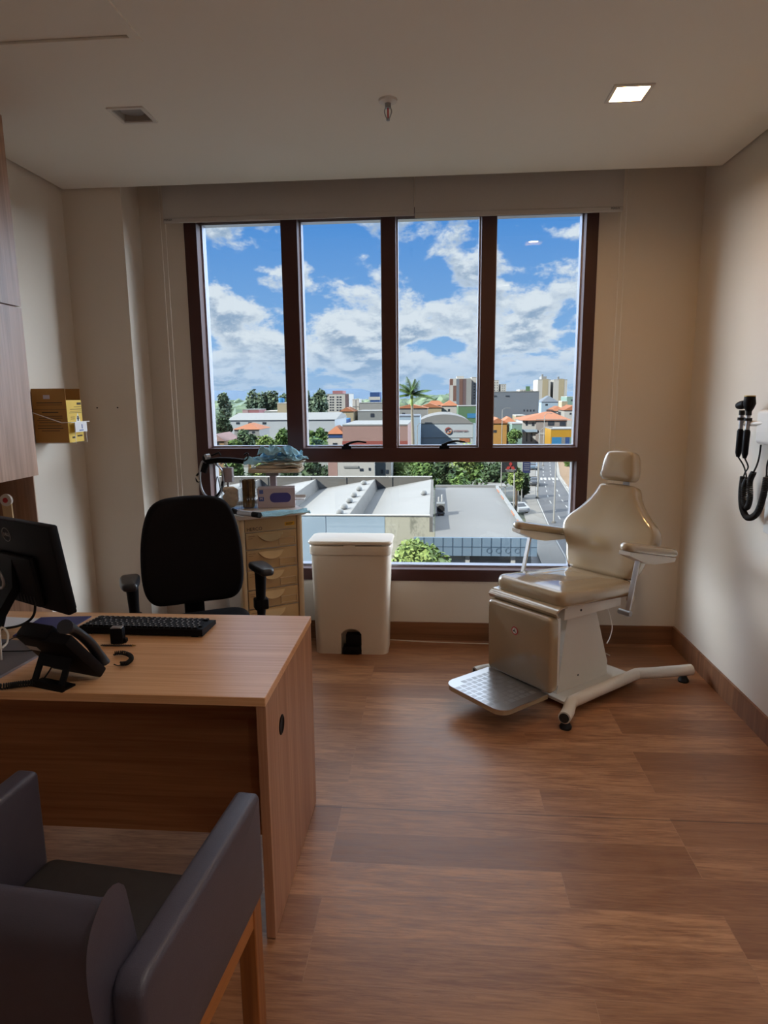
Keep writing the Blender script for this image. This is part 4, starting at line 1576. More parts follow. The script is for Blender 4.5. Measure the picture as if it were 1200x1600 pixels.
# frame and pedestal
part('seat_frame', M['white'], ec, lambda bm: (box(bm, -.185, .185, -.19, .27, .46, .535, RX(-2), bev=.005)), 40)
part('frame_bolt', M['ink'], ec, lambda bm: cyl(bm, (.184, -.05, .495), (.188, -.05, .495), .006, 10), 40)


def b_ped(bm):
    for x0, x1, prof in ((-.125, .125, [(-.135, .05), (.285, .05), (.13, .44), (-.07, .46)]),):
        prism(bm, prof, x0, x1, YZX)


part('pedestal', M['white'], ec, b_ped)
part('rear_cover', M['white'], ec, lambda bm: prism(bm, [(.132, .43), (.165, .435), (.185, .40), (.292, .12), (.292, .05), (.287, .05)], -.10, .115, YZX))
part('pedestal_screw', M['ink'], ec, lambda bm: cyl(bm, (.124, .03, .11), (.127, .03, .11), .005, 10), 40)
part('base_plate', M['white'], ec, lambda bm: box(bm, -.25, .25, -.17, .39, .032, .050, bev=.003, seg=1))
for s in (-1, 1):
    k_ = 1.0 if s > 0 else .93
    tb = part('base_tube', M['white'], ec, lambda bm: tube(bm, catmull([(s * .322 * k_, -.322 * k_, .062), (s * .295, -.26, .064), (s * .258, -.19, .072), (s * .252, -.12, .072), (s * .252, .30, .072), (s * .258, .37, .072), (s * .30, .46, .068), (s * .39, .66, .064)], 6), .030, 18), 50)
    part('tube_mouth', M['dark_gap'], tb, lambda bm: lathe(bm, [(0, 0), (.0235, 0), (.0235, .003), (0, .003)], 20, T(s * .3228 * k_, -.3242 * k_, .062) @ RZ(s * -22 * -1) @ RX(90)), 40)
    for fx, fy in ((.314, -.300), (.372, .62)):
        part('rubber_foot', M['rubber'], tb, lambda bm: lathe(bm, [(0, 0), (.027, 0), (.029, .010), (.022, .022), (.012, .04), (0, .04)], 20, T(s * fx * k_, fy * (k_ if fy < 0 else 1), 0)), 40)
# step plate with tread pattern
FP = T(0, -.445, .128) @ RX(0)


def fp_out(g=0.0, k=1.0):
    pts = [(.20 + g, .150), (-.20 - g, .150)]
    for cx_, cy_, a0 in ((-.14, -.105, 180), (.14, -.105, 270)):
        for i in range(8):
            a = math.radians(a0 + 90 * i / 7)
            pts.append((cx_ + (.06 + g) * math.cos(a), cy_ + (.06 + g) * math.sin(a)))
    return list(reversed(pts))


sp = part('step_plate', M['vinyl'], ec, lambda bm: prism(bm, list(reversed(fp_out())), -.026, -.004, FP))
part('tread_sheet', M['chrome'], sp, lambda bm: prism(bm, list(reversed(fp_out(.002))), -.004, 0.0, FP), label='bright tread plate')


def b_tread(bm):
    for i in range(-5, 6):
        for j in range(-4, 5):
            x, y = i * .036, j * .036 - .005
            if abs(x) > .178 or y > .135 or y < -.15 or (abs(x) > .13 and y < -.11):
                continue
            for k in range(4):
                if (i + j) % 2:
                    box(bm, x - .013, x + .013, y - .0125 + k * .0075, y - .010 + k * .0075, 0, .0012, FP)
                else:
                    box(bm, x - .0125 + k * .0075, x - .010 + k * .0075, y - .013, y + .013, 0, .0012, FP)


part('tread_pattern', M['chrome'], sp, b_tread)
part('plate_bumper', M['rubber'], sp, lambda bm: lathe(bm, [(0, .070), (.016, .070), (.020, .084), (.020, .1015), (0, .1015)], 18, T(.02, -.53, 0)), 40)
part('plate_arm', M['chrome'], sp, lambda bm: box(bm, -.15, .15, -.31, -.20, .104, .122))
part('call_cable', M['cord'], ec, lambda bm: tube(bm, catmull([(.10, .25, .46), (.10, .30, .40), (.10, .345, .30), (.10, .33, .24), (.10, .305, .21)], 6), .003, 6), 50)

# cable along the skirting
single('floor_cable', 'thin white cable lying on the floor along the skirting behind the exam chair', 'cable', M['cord'],
       lambda bm: tube(bm, catmull([(-.36, 3.995, .004), (-.27, 3.985, .004), (-.1, 3.965, .004), (.1, 3.955, .004), (.35, 3.95, .004), (.7, 3.965, .004), (.95, 3.94, .004), (1.05, 3.80, .004)], 8), .0032, 8), 60)

# ------------------------------------------------------------------ diagnostic station on the right wall
WSX = XR - .002
wu = thing('wall_transformer', 'white wall transformer with two cradles, cut by the right picture edge', 'wall unit', (WSX, 2.95, 1.33))


def SX(px, py, x=1.425):
    return at_side(px, py, x)


part('unit_case', M['trim_white'], wu, lambda bm: box(bm, 1.42, WSX, 2.78, 3.045, 1.325, 1.475, bev=.018, seg=4), 40, world=True)
part('cradle_arm', M['white'], wu, lambda bm: tube(bm, catmull([(1.44, 2.96, 1.418), (1.43, 3.02, 1.416), (1.425, 3.08, 1.413), (1.425, 3.165, 1.411)], 5), [.016] * 15 + [.012], 10, False, I4, .8), 50, world=True)
part('cradle_arm', M['white'], wu, lambda bm: tube(bm, catmull([(1.43, 2.86, 1.418), (1.40, 2.80, 1.417), (1.40, 2.76, 1.415)], 5), .014, 10, False, I4, .8), 50, world=True)
part('wall_plate', M['trim_white'], wu, lambda bm: box(bm, WSX - .02, WSX, 2.84, 3.00, .93, 1.325, bev=.006), 40, world=True)
HX = 1.405
INSTR = []
for y, kind in ((3.150, 0), (3.085, 1)):
    h = thing(('ophthalmoscope', 'otoscope')[kind], ('black ophthalmoscope with angled head, leftmost on the right wall cradle', 'black otoscope with gold rim head, second on the right wall cradle')[kind], 'instrument', (HX, y, 1.26))
    INSTR.append(h)
    part('grip', M['black'], h, lambda bm: tube(bm, [(HX, y, 1.385), (HX, y, 1.375), (HX, y + .002, 1.275), (HX, y + .002, 1.255)], [.010, .0145, .0135, .008], 14), 50, world=True)
    part('neck', M['metal_grey'], h, lambda bm: cyl(bm, (HX, y, 1.385), (HX, y, 1.458), .0095, 14), 40, world=True)
    part('collar', M['rubber'], h, lambda bm: (cyl(bm, (HX, y, 1.424), (HX, y, 1.437), .017, 14), cyl(bm, (HX, y, 1.448), (HX, y, 1.470), .013, 14)), 40, world=True)
    if kind == 0:
        part('head', M['black'], h, lambda bm: (tube(bm, [(HX, y - .018, 1.500), (HX, y + .006, 1.494), (HX, y + .040, 1.490)], [.014, .020, .016], 12), cyl(bm, (HX, y - .035, 1.505), (HX, y - .010, 1.500), .009, 10)), 50, world=True)
    else:
        part('head', M['black'], h, lambda bm: tube(bm, [(HX, y, 1.466), (HX, y, 1.480), (HX, y, 1.500), (HX, y, 1.522), (HX, y, 1.532)], [.012, .020, .027, .024, .023], 16), 50, world=True)
        part('head_rim', M['brass'], h, lambda bm: lathe(bm, [(0, 0), (.0235, 0), (.0235, .005), (0, .005)], 20, T(HX, y, 1.532)), 40, world=True)
CXX = 1.43


def WP(y, z, x=CXX):
    return Vector((x, y, z))


part('coiled_cord', M['rubber'], INSTR[0],
       lambda bm: (tube(bm, catmull([WP(3.154, 1.258, HX), WP(3.145, 1.215), WP(3.115, 1.18), WP(3.095, 1.15), WP(3.055, 1.135)], 6), .0035, 8),
                   tube(bm, coil([WP(3.045, 1.195), WP(3.070, 1.15), WP(3.055, 1.08), WP(3.075, 1.03), WP(3.105, 1.045), WP(3.120, 1.12), WP(3.095, 1.16)], .0105, 60, .003), .0034, 5),
                   tube(bm, catmull([WP(3.045, 1.195), WP(3.020, 1.23), WP(3.005, 1.27), WP(3.000, 1.323)], 5), .004, 8)), 60, world=True)
part('coiled_cord', M['rubber'], INSTR[1],
       lambda bm: (tube(bm, catmull([WP(3.087, 1.258, HX), WP(3.100, 1.215), WP(3.125, 1.185), WP(3.135, 1.165)], 6), .0035, 8),
                   tube(bm, coil([WP(3.138, 1.165), WP(3.142, 1.09), WP(3.120, 1.02), WP(3.060, .985), WP(2.980, 1.02), WP(2.940, 1.10), WP(2.925, 1.19)], .0115, 75, .003), .0036, 5),
                   tube(bm, catmull([WP(2.925, 1.19), WP(2.930, 1.24), WP(2.915, 1.28), WP(2.915, 1.323)], 5), .004, 8)), 60, world=True)

# ================================================================== the town outside
G = -14.0
E_ = {}


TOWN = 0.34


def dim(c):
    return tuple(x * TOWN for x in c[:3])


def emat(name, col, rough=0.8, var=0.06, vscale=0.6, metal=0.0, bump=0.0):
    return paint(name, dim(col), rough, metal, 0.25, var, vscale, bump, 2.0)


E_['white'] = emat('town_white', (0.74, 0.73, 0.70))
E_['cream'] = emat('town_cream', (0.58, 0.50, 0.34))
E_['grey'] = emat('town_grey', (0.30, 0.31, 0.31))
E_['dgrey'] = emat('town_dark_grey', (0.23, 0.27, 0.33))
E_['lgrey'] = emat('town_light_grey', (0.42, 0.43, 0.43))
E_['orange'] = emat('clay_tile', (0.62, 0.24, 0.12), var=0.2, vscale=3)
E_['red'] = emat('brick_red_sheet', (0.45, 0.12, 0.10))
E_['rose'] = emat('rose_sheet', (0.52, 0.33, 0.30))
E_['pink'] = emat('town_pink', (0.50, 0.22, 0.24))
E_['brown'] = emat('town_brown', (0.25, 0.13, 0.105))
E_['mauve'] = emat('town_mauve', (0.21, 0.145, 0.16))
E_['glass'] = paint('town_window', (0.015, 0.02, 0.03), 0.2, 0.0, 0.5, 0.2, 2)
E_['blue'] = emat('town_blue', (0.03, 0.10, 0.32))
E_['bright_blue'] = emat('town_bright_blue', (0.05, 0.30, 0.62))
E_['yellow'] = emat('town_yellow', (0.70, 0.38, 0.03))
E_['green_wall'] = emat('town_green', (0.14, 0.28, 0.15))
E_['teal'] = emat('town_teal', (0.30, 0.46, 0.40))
E_['sheet'] = emat('pale_blue_wall_and_shade', (0.50, 0.66, 0.82))  # own colour of some walls; on the factory front, painted shade
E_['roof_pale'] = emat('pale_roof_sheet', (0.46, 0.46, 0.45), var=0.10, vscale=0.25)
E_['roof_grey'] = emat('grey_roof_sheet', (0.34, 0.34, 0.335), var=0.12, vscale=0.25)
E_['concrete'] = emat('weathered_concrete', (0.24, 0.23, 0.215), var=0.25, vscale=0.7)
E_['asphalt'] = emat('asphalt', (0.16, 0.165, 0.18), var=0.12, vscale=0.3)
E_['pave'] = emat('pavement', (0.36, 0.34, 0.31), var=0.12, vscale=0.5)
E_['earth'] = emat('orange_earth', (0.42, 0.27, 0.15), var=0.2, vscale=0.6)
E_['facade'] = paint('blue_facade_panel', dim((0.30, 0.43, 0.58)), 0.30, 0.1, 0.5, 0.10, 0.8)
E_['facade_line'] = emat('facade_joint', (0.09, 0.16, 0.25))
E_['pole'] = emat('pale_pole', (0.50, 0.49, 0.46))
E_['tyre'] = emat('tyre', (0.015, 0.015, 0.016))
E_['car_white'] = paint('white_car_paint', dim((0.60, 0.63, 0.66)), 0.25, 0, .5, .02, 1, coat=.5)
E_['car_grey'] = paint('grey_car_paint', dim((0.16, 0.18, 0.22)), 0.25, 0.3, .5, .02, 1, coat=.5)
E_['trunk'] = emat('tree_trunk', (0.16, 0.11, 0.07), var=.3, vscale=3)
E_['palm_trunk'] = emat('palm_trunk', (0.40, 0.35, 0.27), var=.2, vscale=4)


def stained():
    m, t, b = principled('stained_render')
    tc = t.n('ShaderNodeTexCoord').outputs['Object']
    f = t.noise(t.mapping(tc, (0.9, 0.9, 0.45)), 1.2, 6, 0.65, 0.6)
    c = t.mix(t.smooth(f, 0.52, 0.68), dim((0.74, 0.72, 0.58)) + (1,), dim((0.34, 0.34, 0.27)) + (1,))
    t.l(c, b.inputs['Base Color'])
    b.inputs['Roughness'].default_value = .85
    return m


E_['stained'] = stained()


def leafmat(name, dark, lite, scale):
    m, t, b = principled(name)
    tc = t.n('ShaderNodeTexCoord').outputs['Object']
    f = t.noise(tc, scale, 4, .6)
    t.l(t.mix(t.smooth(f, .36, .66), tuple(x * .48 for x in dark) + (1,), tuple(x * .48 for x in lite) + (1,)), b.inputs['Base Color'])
    b.inputs['Roughness'].default_value = .7
    b.inputs['Specular IOR Level'].default_value = .2
    return m


E_['leaf'] = leafmat('leaves_green', (0.05, 0.115, 0.025), (0.17, 0.28, 0.07), .8)
E_['leaf_dark'] = leafmat('leaves_dark', (0.035, 0.075, 0.035), (0.085, 0.145, 0.06), .8)
E_['leaf_bright'] = leafmat('leaves_bright', (0.13, 0.22, 0.045), (0.36, 0.46, 0.14), 1.0)
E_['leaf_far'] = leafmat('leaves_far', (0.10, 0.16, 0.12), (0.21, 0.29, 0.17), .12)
E_['meadow'] = leafmat('meadow', (0.12, 0.18, 0.075), (0.25, 0.31, 0.14), .05)


def ground_mat():
    m, t, b = principled('town_ground')
    tc = t.n('ShaderNodeTexCoord').outputs['Object']
    f = t.noise(tc, .02, 5, .6)
    g = t.noise(tc, .15, 4, .6)
    c = t.mix(t.smooth(f, .42, .58), dim((0.24, 0.235, 0.22)) + (1,), dim((0.10, 0.15, 0.065)) + (1,))
    c = t.mix(t.smooth(g, .5, .7, 0, .5), c, dim((0.32, 0.28, 0.23)) + (1,))
    t.l(c, b.inputs['Base Color'])
    b.inputs['Roughness'].default_value = .9
    return m


bm = bmesh.new()
box(bm, -6000, 6000, -40, 9000, G - 1, G - .02)
tag(struct('ground', bm, ground_mat()), 'wide town ground outside the window', 'ground')


def A(px, py, Y):
    return at_depth(px, py, Y)


def rect_on(bm, Y, x0, y0, x1, y1, th=.06):
    """A pixel rectangle of the photograph carried out to a front wall at depth Y."""
    ym, xm = (y0 + y1) / 2, (x0 + x1) / 2
    X0, X1 = A(x0, ym, Y).x, A(x1, ym, Y).x
    Z0, Z1 = A(xm, y1, Y).z, A(xm, y0, Y).z
    box(bm, X0, X1, Y - th, Y + .05, Z0, Z1)
    return X0, X1, Z0, Z1


def house(name, label, cat, x0, x1, ytop, Y, depth, wall, roof=None, roofkind='flat', rise=1.5, wins=(), group=None, base=G, bands=(), ymid=None):
    """A building whose front stands at depth Y; wins and bands are rectangles on that front."""
    X0, X1 = A(x0, ytop, Y).x, A(x1, ytop, Y).x
    zt = A((x0 + x1) / 2, ytop, Y).z
    o = thing(name, label, cat, ((X0 + X1) / 2, Y + depth / 2, base), 0, group)
    part('walls', wall, o, lambda bm: box(bm, X0, X1, Y, Y + depth, base, zt), world=True)
    if roof is not None:
        def b_roof(bm):
            ov = .35
            a0, a1, b0, b1 = X0 - ov, X1 + ov, Y - ov, Y + depth + ov
            if roofkind == 'flat':
                box(bm, a0 + ov, a1 - ov, b0 + ov - .1, b1 - ov, zt, zt + .25)
                return
            zz = zt + rise
            if roofkind == 'hip':
                d = min(a1 - a0, b1 - b0) * .46
                if a1 - a0 > b1 - b0:
                    r0, r1 = (a0 + d, (b0 + b1) / 2, zz), (a1 - d, (b0 + b1) / 2, zz)
                else:
                    r0, r1 = ((a0 + a1) / 2, b0 + d, zz), ((a0 + a1) / 2, b1 - d, zz)
            else:
                if a1 - a0 > b1 - b0:
                    r0, r1 = (a0, (b0 + b1) / 2, zz), (a1, (b0 + b1) / 2, zz)
                else:
                    r0, r1 = ((a0 + a1) / 2, b0, zz), ((a0 + a1) / 2, b1, zz)
            c = [bm.verts.new(p) for p in ((a0, b0, zt), (a1, b0, zt), (a1, b1, zt), (a0, b1, zt))]
            r = [bm.verts.new(r0), bm.verts.new(r1)]
            bm.faces.new(list(reversed(c)))
            if a1 - a0 > b1 - b0:
                for f in ((c[0], c[1], r[1], r[0]), (c[2], c[3], r[0], r[1]), (c[1], c[2], r[1]), (c[3], c[0], r[0])):
                    bm.faces.new(f)
            else:
                for f in ((c[1], c[2], r[1], r[0]), (c[3], c[0], r[0], r[1]), (c[0], c[1], r[0]), (c[2], c[3], r[1])):
                    bm.faces.new(f)
        part('roof', roof, o, b_roof, world=True)
    for q in wins:
        part('window', E_['glass'], o, lambda bm: rect_on(bm, Y, *q), world=True)
    for nm, mat, q in bands:
        part(nm, mat, o, lambda bm: rect_on(bm, Y - .06, *q), world=True)
    return o


def grid(x0, x1, n, w_, y0, y1, m, h):
    return [(x0 + (x1 - x0) * i / max(1, n - 1) - w_ / 2, y0 + (y1 - y0) * j / max(1, m - 1) - h / 2, x0 + (x1 - x0) * i / max(1, n - 1) + w_ / 2, y0 + (y1 - y0) * j / max(1, m - 1) + h / 2)
            for i in range(n) for j in range(m)]


# ---- sawtooth factory
RIDGE = [-17.7, -11.95, -6.0, -.37]
FYF, FYB, RZT, VZ = 44.0, 64.5, -6.62, -7.66
fac = thing('sawtooth_factory', 'low factory with pale sawtooth roofs and round vents just outside', 'factory', (-9, 54, G))


def b_teeth(bm):
    xl = -23.5
    for x in RIDGE:
        v0 = xl
        v1 = x + (.22 if x < -1 else .0)
        pts = [(v0, VZ), (x, RZT), (v1, VZ if x < -1 else RZT - .05)] if x < -1 else [(v0, VZ), (x, RZT), (x, VZ)]
        prism(bm, pts, -FYB, -FYF - .25, RX(90))
        xl = v1


part('roof', E_['roof_pale'], fac, b_teeth, world=True)
for x in RIDGE[:3]:
    part('riser', E_['concrete'], fac, lambda bm: prism(bm, [(x + .004, RZT + .02), (x + .05, RZT + .02), (x + .28, VZ), (x + .20, VZ)], -FYB, -FYF - .25, RX(90)), world=True, label='weathered grey riser')
part('front_parapet', E_['sheet'], fac, lambda bm: (box(bm, -23.5, -3.45, FYF, FYF + .25, G, RZT + .06), [box(bm, x, x + .06, FYF - .03, FYF, G, RZT) for x in (-18, -14.5, -11.0, -7.62)]), world=True, label='factory wall with its blue shade painted in')  # a building's shadow on this half, painted as blue
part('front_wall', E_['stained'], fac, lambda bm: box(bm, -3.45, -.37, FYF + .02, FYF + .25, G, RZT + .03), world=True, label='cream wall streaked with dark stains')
part('parapet_cap', E_['white'], fac, lambda bm: box(bm, -23.5, -.33, FYF - .06, FYF + .3, RZT + .06, RZT + .12), world=True)
part('side_wall', E_['stained'], fac, lambda bm: box(bm, -.37, -.02, FYF + .02, FYB, G, VZ), world=True)
part('side_fascia', E_['concrete'], fac, lambda bm: box(bm, -.37, -.15, FYF + .0, FYB, VZ, RZT - .02), world=True)
part('back_wall', E_['concrete'], fac, lambda bm: (box(bm, -23.5, -.3, FYB, FYB + .3, G, A(580, 745.5, FYB).z), [box(bm, x - .14, x + .14, FYB - .08, FYB, VZ, A(580, 745.5, FYB).z) for x in (-17.0, -12.6, -9.0, -4.4, -.6)]), world=True)
part('back_wall_cap', E_['white'], fac, lambda bm: box(bm, -23.5, -.28, FYB - .05, FYB + .35, A(580, 745.5, FYB).z, A(580, 745, FYB).z + .03), world=True)


def vent(p, r=.30):
    def f(bm):
        lathe(bm, [(0, 0), (r * .62, 0), (r * .62, r * .3), (r * .95, r * .55), (r, r * .85), (r * .85, r * 1.25), (r * .5, r * 1.5), (0, r * 1.6)], 16, T(*p))
    part('roof_vent', E_['lgrey'], fac, f, 40, world=True)


for t_ in (.04, .16, .32, .48, .68, .90):
    vent((-6.75, FYF + .6 + (FYB - FYF - 2) * t_, RZT - .18))
for t_ in (.30, .62):
    vent((-12.6, FYF + .6 + (FYB - FYF - 2) * t_, RZT - .16))
vent((-.95, 54.6, RZT - .16))

# ---- flat-roofed showroom with the blue panel front
SHX0, SHX1, SHY, SHB, SHZ = -1.36, 6.35, 41.5, 66.0, -7.52
sh = thing('showroom', 'flat-roofed showroom with a blue panelled front beside the factory', 'building', (2.5, 53, G))
part('roof', E_['roof_grey'], sh, lambda bm: box(bm, .02, SHX1 - .25, SHY + .2, SHB, SHZ - .45, SHZ - .12), world=True)
part('walls', E_['lgrey'], sh, lambda bm: (box(bm, .02, SHX1, SHY + 1.0, SHB, G, SHZ - .46), box(bm, SHX1 - .25, SHX1, SHY + .2, SHB, SHZ - .46, SHZ + .08), box(bm, .02, SHX1, SHB, SHB + .25, SHZ - .46, SHZ + .1)), world=True)
part('brick_edge', E_['orange'], sh, lambda bm: [box(bm, SHX1 - .30, SHX1 - .25, y, y + 2.0, SHZ - .3, SHZ + .0) for y in (46, 50, 58, 62)], world=True)
part('front_panels', E_['facade'], sh, lambda bm: box(bm, SHX0, SHX1 + .2, SHY, SHY + .2, -8.72, SHZ), world=True)
part('panel_joints', E_['facade_line'], sh, lambda bm: ([box(bm, x, x + .05, SHY - .02, SHY, -8.72, SHZ) for x in [SHX0 + i * .62 for i in range(1, 13)]], box(bm, SHX0, SHX1 + .2, SHY - .02, SHY, -8.14, -8.10)), world=True)
part('shop_window', E_['glass'], sh, lambda bm: box(bm, 2.15, 4.9, SHY + .5, SHY + .6, G, -8.72), world=True)
part('shutter', E_['lgrey'], sh, lambda bm: box(bm, -.3, 2.0, SHY + .5, SHY + .6, G, -8.72), world=True)
for x in (2.0, 4.95):
    part('pillar', E_['white'], sh, lambda bm: box(bm, x, x + .28, SHY + .3, SHY + .62, G, -8.72), world=True)
part('front_lettering', E_['facade_line'], sh, lambda bm: [tube(bm, [(x + .16 * math.cos(a), SHY - .03, -8.35 + .16 * math.sin(a)) for a in [2 * PI * i / 16 for i in range(16)]], .012, 5, True) for x in (3.5, 4.1, 4.7, 5.3)], world=True)
ac1 = thing('air_condenser', 'grey air conditioner unit on the showroom roof against the factory side wall', 'air conditioner', (.45, 50.5, SHZ - .12))
part('condenser_case', E_['grey'], ac1, lambda bm: box(bm, -.32, .32, -.5, .5, .15, .95, bev=.03))
part('fan_guard', E_['tyre'], ac1, lambda bm: lathe(bm, [(0, 0), (.28, 0), (.28, .02), (0, .02)], 18, T(0, -.5, .55) @ RX(90)))
part('unit_foot', E_['white'], ac1, lambda bm: (box(bm, -.3, -.22, -.45, .45, 0, .15), box(bm, .22, .3, -.45, .45, 0, .15)))
part('pipe', E_['white'], ac1, lambda bm: (cyl(bm, (.1, .55, 0), (.1, .55, 1.5), .07, 8), cyl(bm, (-.15, .6, 0), (-.15, .6, 1.3), .06, 8)))

# ---- trees
def crown(bm, c, rx, ry, rz, n, leaf, seed, core=True):
    rnd = random.Random(seed)
    blobs = []
    for i in range(max(6, n // 110)):
        while True:
            d = Vector((rnd.uniform(-1, 1), rnd.uniform(-1, 1), rnd.uniform(-.8, 1)))
            if d.length <= 1:
                break
        blobs.append((Vector((d.x * rx * .68, d.y * ry * .68, d.z * rz * .68)), rnd.uniform(.30, .48)))
    c = Vector(c)
    for p, k in blobs:
        if core:
            ico(bm, c + p, k * .86 * min(rx, rz), 1, (1.1, 1.1, .9), .3, 1.5)
    for i in range(n):
        p, k = blobs[i % len(blobs)]
        d = Vector((rnd.gauss(0, 1), rnd.gauss(0, 1), rnd.gauss(0, 1))).normalized()
        q = c + p + Vector((d.x * rx, d.y * ry, d.z * rz)) * (k * rnd.uniform(.8, 1.12))
        u = Vector((rnd.gauss(0, 1), rnd.gauss(0, 1), rnd.gauss(0, .6))).normalized()
        v = (d + Vector((rnd.gauss(0, .5), rnd.gauss(0, .5), .5))).cross(u)
        v = v.normalized() if v.length > 1e-6 else Vector((0, 0, 1))
        s = leaf * rnd.uniform(.7, 1.3)
        bm.faces.new([bm.verts.new(q + u * s), bm.verts.new(q + v * s * .55), bm.verts.new(q - u * s), bm.verts.new(q - v * s * .55)])


def tree(label, x0, x1, ytop, Y, mat, leaf=.32, n=1100, seed=1, rzf=None, group=None, name='tree', base=G):
    X0, X1 = A(x0, ytop, Y).x, A(x1, ytop, Y).x
    zt = A((x0 + x1) / 2, ytop, Y).z
    rx = (X1 - X0) / 2
    rz = min(rx * (rzf or 1.05), (zt - base) * .49)
    o = thing(name, label, 'tree', ((X0 + X1) / 2, Y + rx * .3, base), 0, group)
    h = zt - base
    part('crown', mat, o, lambda bm: crown(bm, (0, 0, h - rz), rx, rx * .9, rz, n, leaf, seed))
    part('trunk', E_['trunk'], o, lambda bm: tube(bm, catmull([(0, 0, 0), (.1, 0, (h - rz) * .5), (0, .1, h - rz)], 3), [.035 * h, .03 * h, .028 * h, .026 * h, .024 * h, .022 * h, .02 * h], 8), 50)
    return o


tree('round yellow-green tree at the foot of the factory wall beside the pedal bin', 606, 700, 846, 36.0, E_['leaf_bright'], .16, 3200, 11)
row = [(596, 652, 716, 92, 'leaf_bright', 'bright tree behind the factory roof, left of the tree row'), (628, 676, 690, 100, 'leaf', 'tree of the row behind the showroom, reaching above the rail beside the palm'),
       (660, 712, 708, 88, 'leaf_dark', 'dark tree in the middle of the row behind the showroom'), (706, 752, 684, 99, 'leaf_bright', 'bright tree reaching above the rail under the white sign building'),
       (700, 770, 726, 80, 'leaf', 'large rounded green tree right behind the showroom roof'), (752, 800, 712, 96, 'leaf_dark', 'dark tree behind the black sign panel'),
       (797, 818, 724, 84, 'leaf_bright', 'slim bright tree beside the black sign post'), (640, 690, 714, 84, 'leaf', 'middle-green tree at the back edge of the factory roof'), (686, 732, 718, 93, 'leaf_bright', 'bright tree half hidden behind the large rounded tree'),
       (722, 770, 706, 106, 'leaf', 'green tree between the rounded tree and the black sign, farther back'), (612, 640, 712, 104, 'leaf_dark', 'dark tree between the white house and the tree row'), (806, 832, 732, 99, 'leaf_dark', 'dark bushy tree at the street side of the black sign')]
for i, (x0, x1, yt, Y, mt, lb) in enumerate(row):
    tree(lb, x0, x1, yt, Y, E_[mt], .34, 1300, 20 + i, 1.35 if x1 - x0 > 40 else 2.4)
row = [(322, 364, 646, 130, 'leaf_dark', 'dark dense tree at the left edge of the window view'), (352, 380, 684, 104, 'leaf', 'small bright palm-like tree at the bottom of the left pane'),
       (366, 404, 668, 118, 'leaf_dark', 'dark green tree in front of the orange hipped roof'), (396, 430, 676, 106, 'leaf_bright', 'bright bushy tree low in the left pane'),
       (424, 458, 671, 110, 'leaf', 'green tree in the left pane beside the first mullion'), (466, 516, 664, 112, 'leaf', 'broad green tree at the left of the second pane'),
       (462, 514, 712, 96, 'leaf_dark', 'dark tree seen below the rail left of the white house'), (330, 384, 709, 99, 'leaf', 'green tree seen below the rail through the headlight ring'), (384, 440, 710, 101, 'leaf_bright', 'bright tree seen below the rail under the mask tray'), (430, 472, 712, 98, 'leaf_dark', 'dark tree seen below the rail right of the tray post'),
       (882, 906, 706, 128, 'leaf', 'street tree on the far pavement at the right window edge'),
       (790, 818, 668, 160, 'leaf', 'street tree beside the white orange-roofed house')]
for i, (x0, x1, yt, Y, mt, lb) in enumerate(row):
    tree(lb, x0, x1, yt, Y, E_[mt], .40, 900, 50 + i, 1.1)
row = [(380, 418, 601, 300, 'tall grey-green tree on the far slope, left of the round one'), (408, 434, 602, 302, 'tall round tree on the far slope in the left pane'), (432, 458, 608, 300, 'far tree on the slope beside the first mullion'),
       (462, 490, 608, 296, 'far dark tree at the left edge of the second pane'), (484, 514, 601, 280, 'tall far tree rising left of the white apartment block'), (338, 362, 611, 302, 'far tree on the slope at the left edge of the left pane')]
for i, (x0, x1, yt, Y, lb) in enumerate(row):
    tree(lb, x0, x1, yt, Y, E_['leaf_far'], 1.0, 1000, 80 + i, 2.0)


def forest(name, label, xs, ys, n, rmin, rmax, mat, seed, zb=G, lift=0.0, avoid=()):
    rnd = random.Random(seed)

    def f(bm):
        for i in range(n):
            x, y = rnd.uniform(*xs), rnd.uniform(*ys)
            r = rnd.uniform(rmin, rmax)
            if any(abs(x - q[0]) < q[2] + r and abs(y - q[1]) < q[2] + r for q in avoid):
                continue
            z = zb + lift * (y - ys[0]) / (ys[1] - ys[0])
            ico(bm, (x, y, z + r * .5), r, 2, (1.2, 1.0, .95), .45, 1.8)
    return single(name, label, 'trees', mat, f, None, None, None, 0, 'stuff')


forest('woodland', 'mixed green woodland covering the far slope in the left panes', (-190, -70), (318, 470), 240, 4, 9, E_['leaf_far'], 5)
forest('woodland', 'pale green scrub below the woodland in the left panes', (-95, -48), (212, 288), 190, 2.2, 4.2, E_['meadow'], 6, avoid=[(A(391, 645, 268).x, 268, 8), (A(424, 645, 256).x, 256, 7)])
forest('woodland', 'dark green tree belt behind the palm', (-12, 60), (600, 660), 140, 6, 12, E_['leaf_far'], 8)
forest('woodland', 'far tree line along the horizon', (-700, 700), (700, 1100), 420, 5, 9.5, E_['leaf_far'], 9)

# hills
hill_m = emat('far_hill_haze', (0.13, 0.24, 0.40), var=.06, vscale=.003)  # distance haze painted into the hills as blue


def b_hill(seed, Y, zmax, base):
    def f(bm):
        n = 160
        prev = None
        for i in range(n + 1):
            x = -5200 + 10400 * i / n
            h = zmax * (.35 + .8 * abs(mnoise.noise(Vector((x * .0007, seed, 0)))) + .25 * mnoise.noise(Vector((x * .003, seed, 3)))) * (1.25 if x < -400 else .75)
            a = [bm.verts.new((x, Y, base)), bm.verts.new((x, Y + 500, h)), bm.verts.new((x, Y + 1400, base))]
            if prev:
                bm.faces.new((prev[0], a[0], a[1], prev[1]))
                bm.faces.new((prev[1], a[1], a[2], prev[2]))
            prev = a
    return f


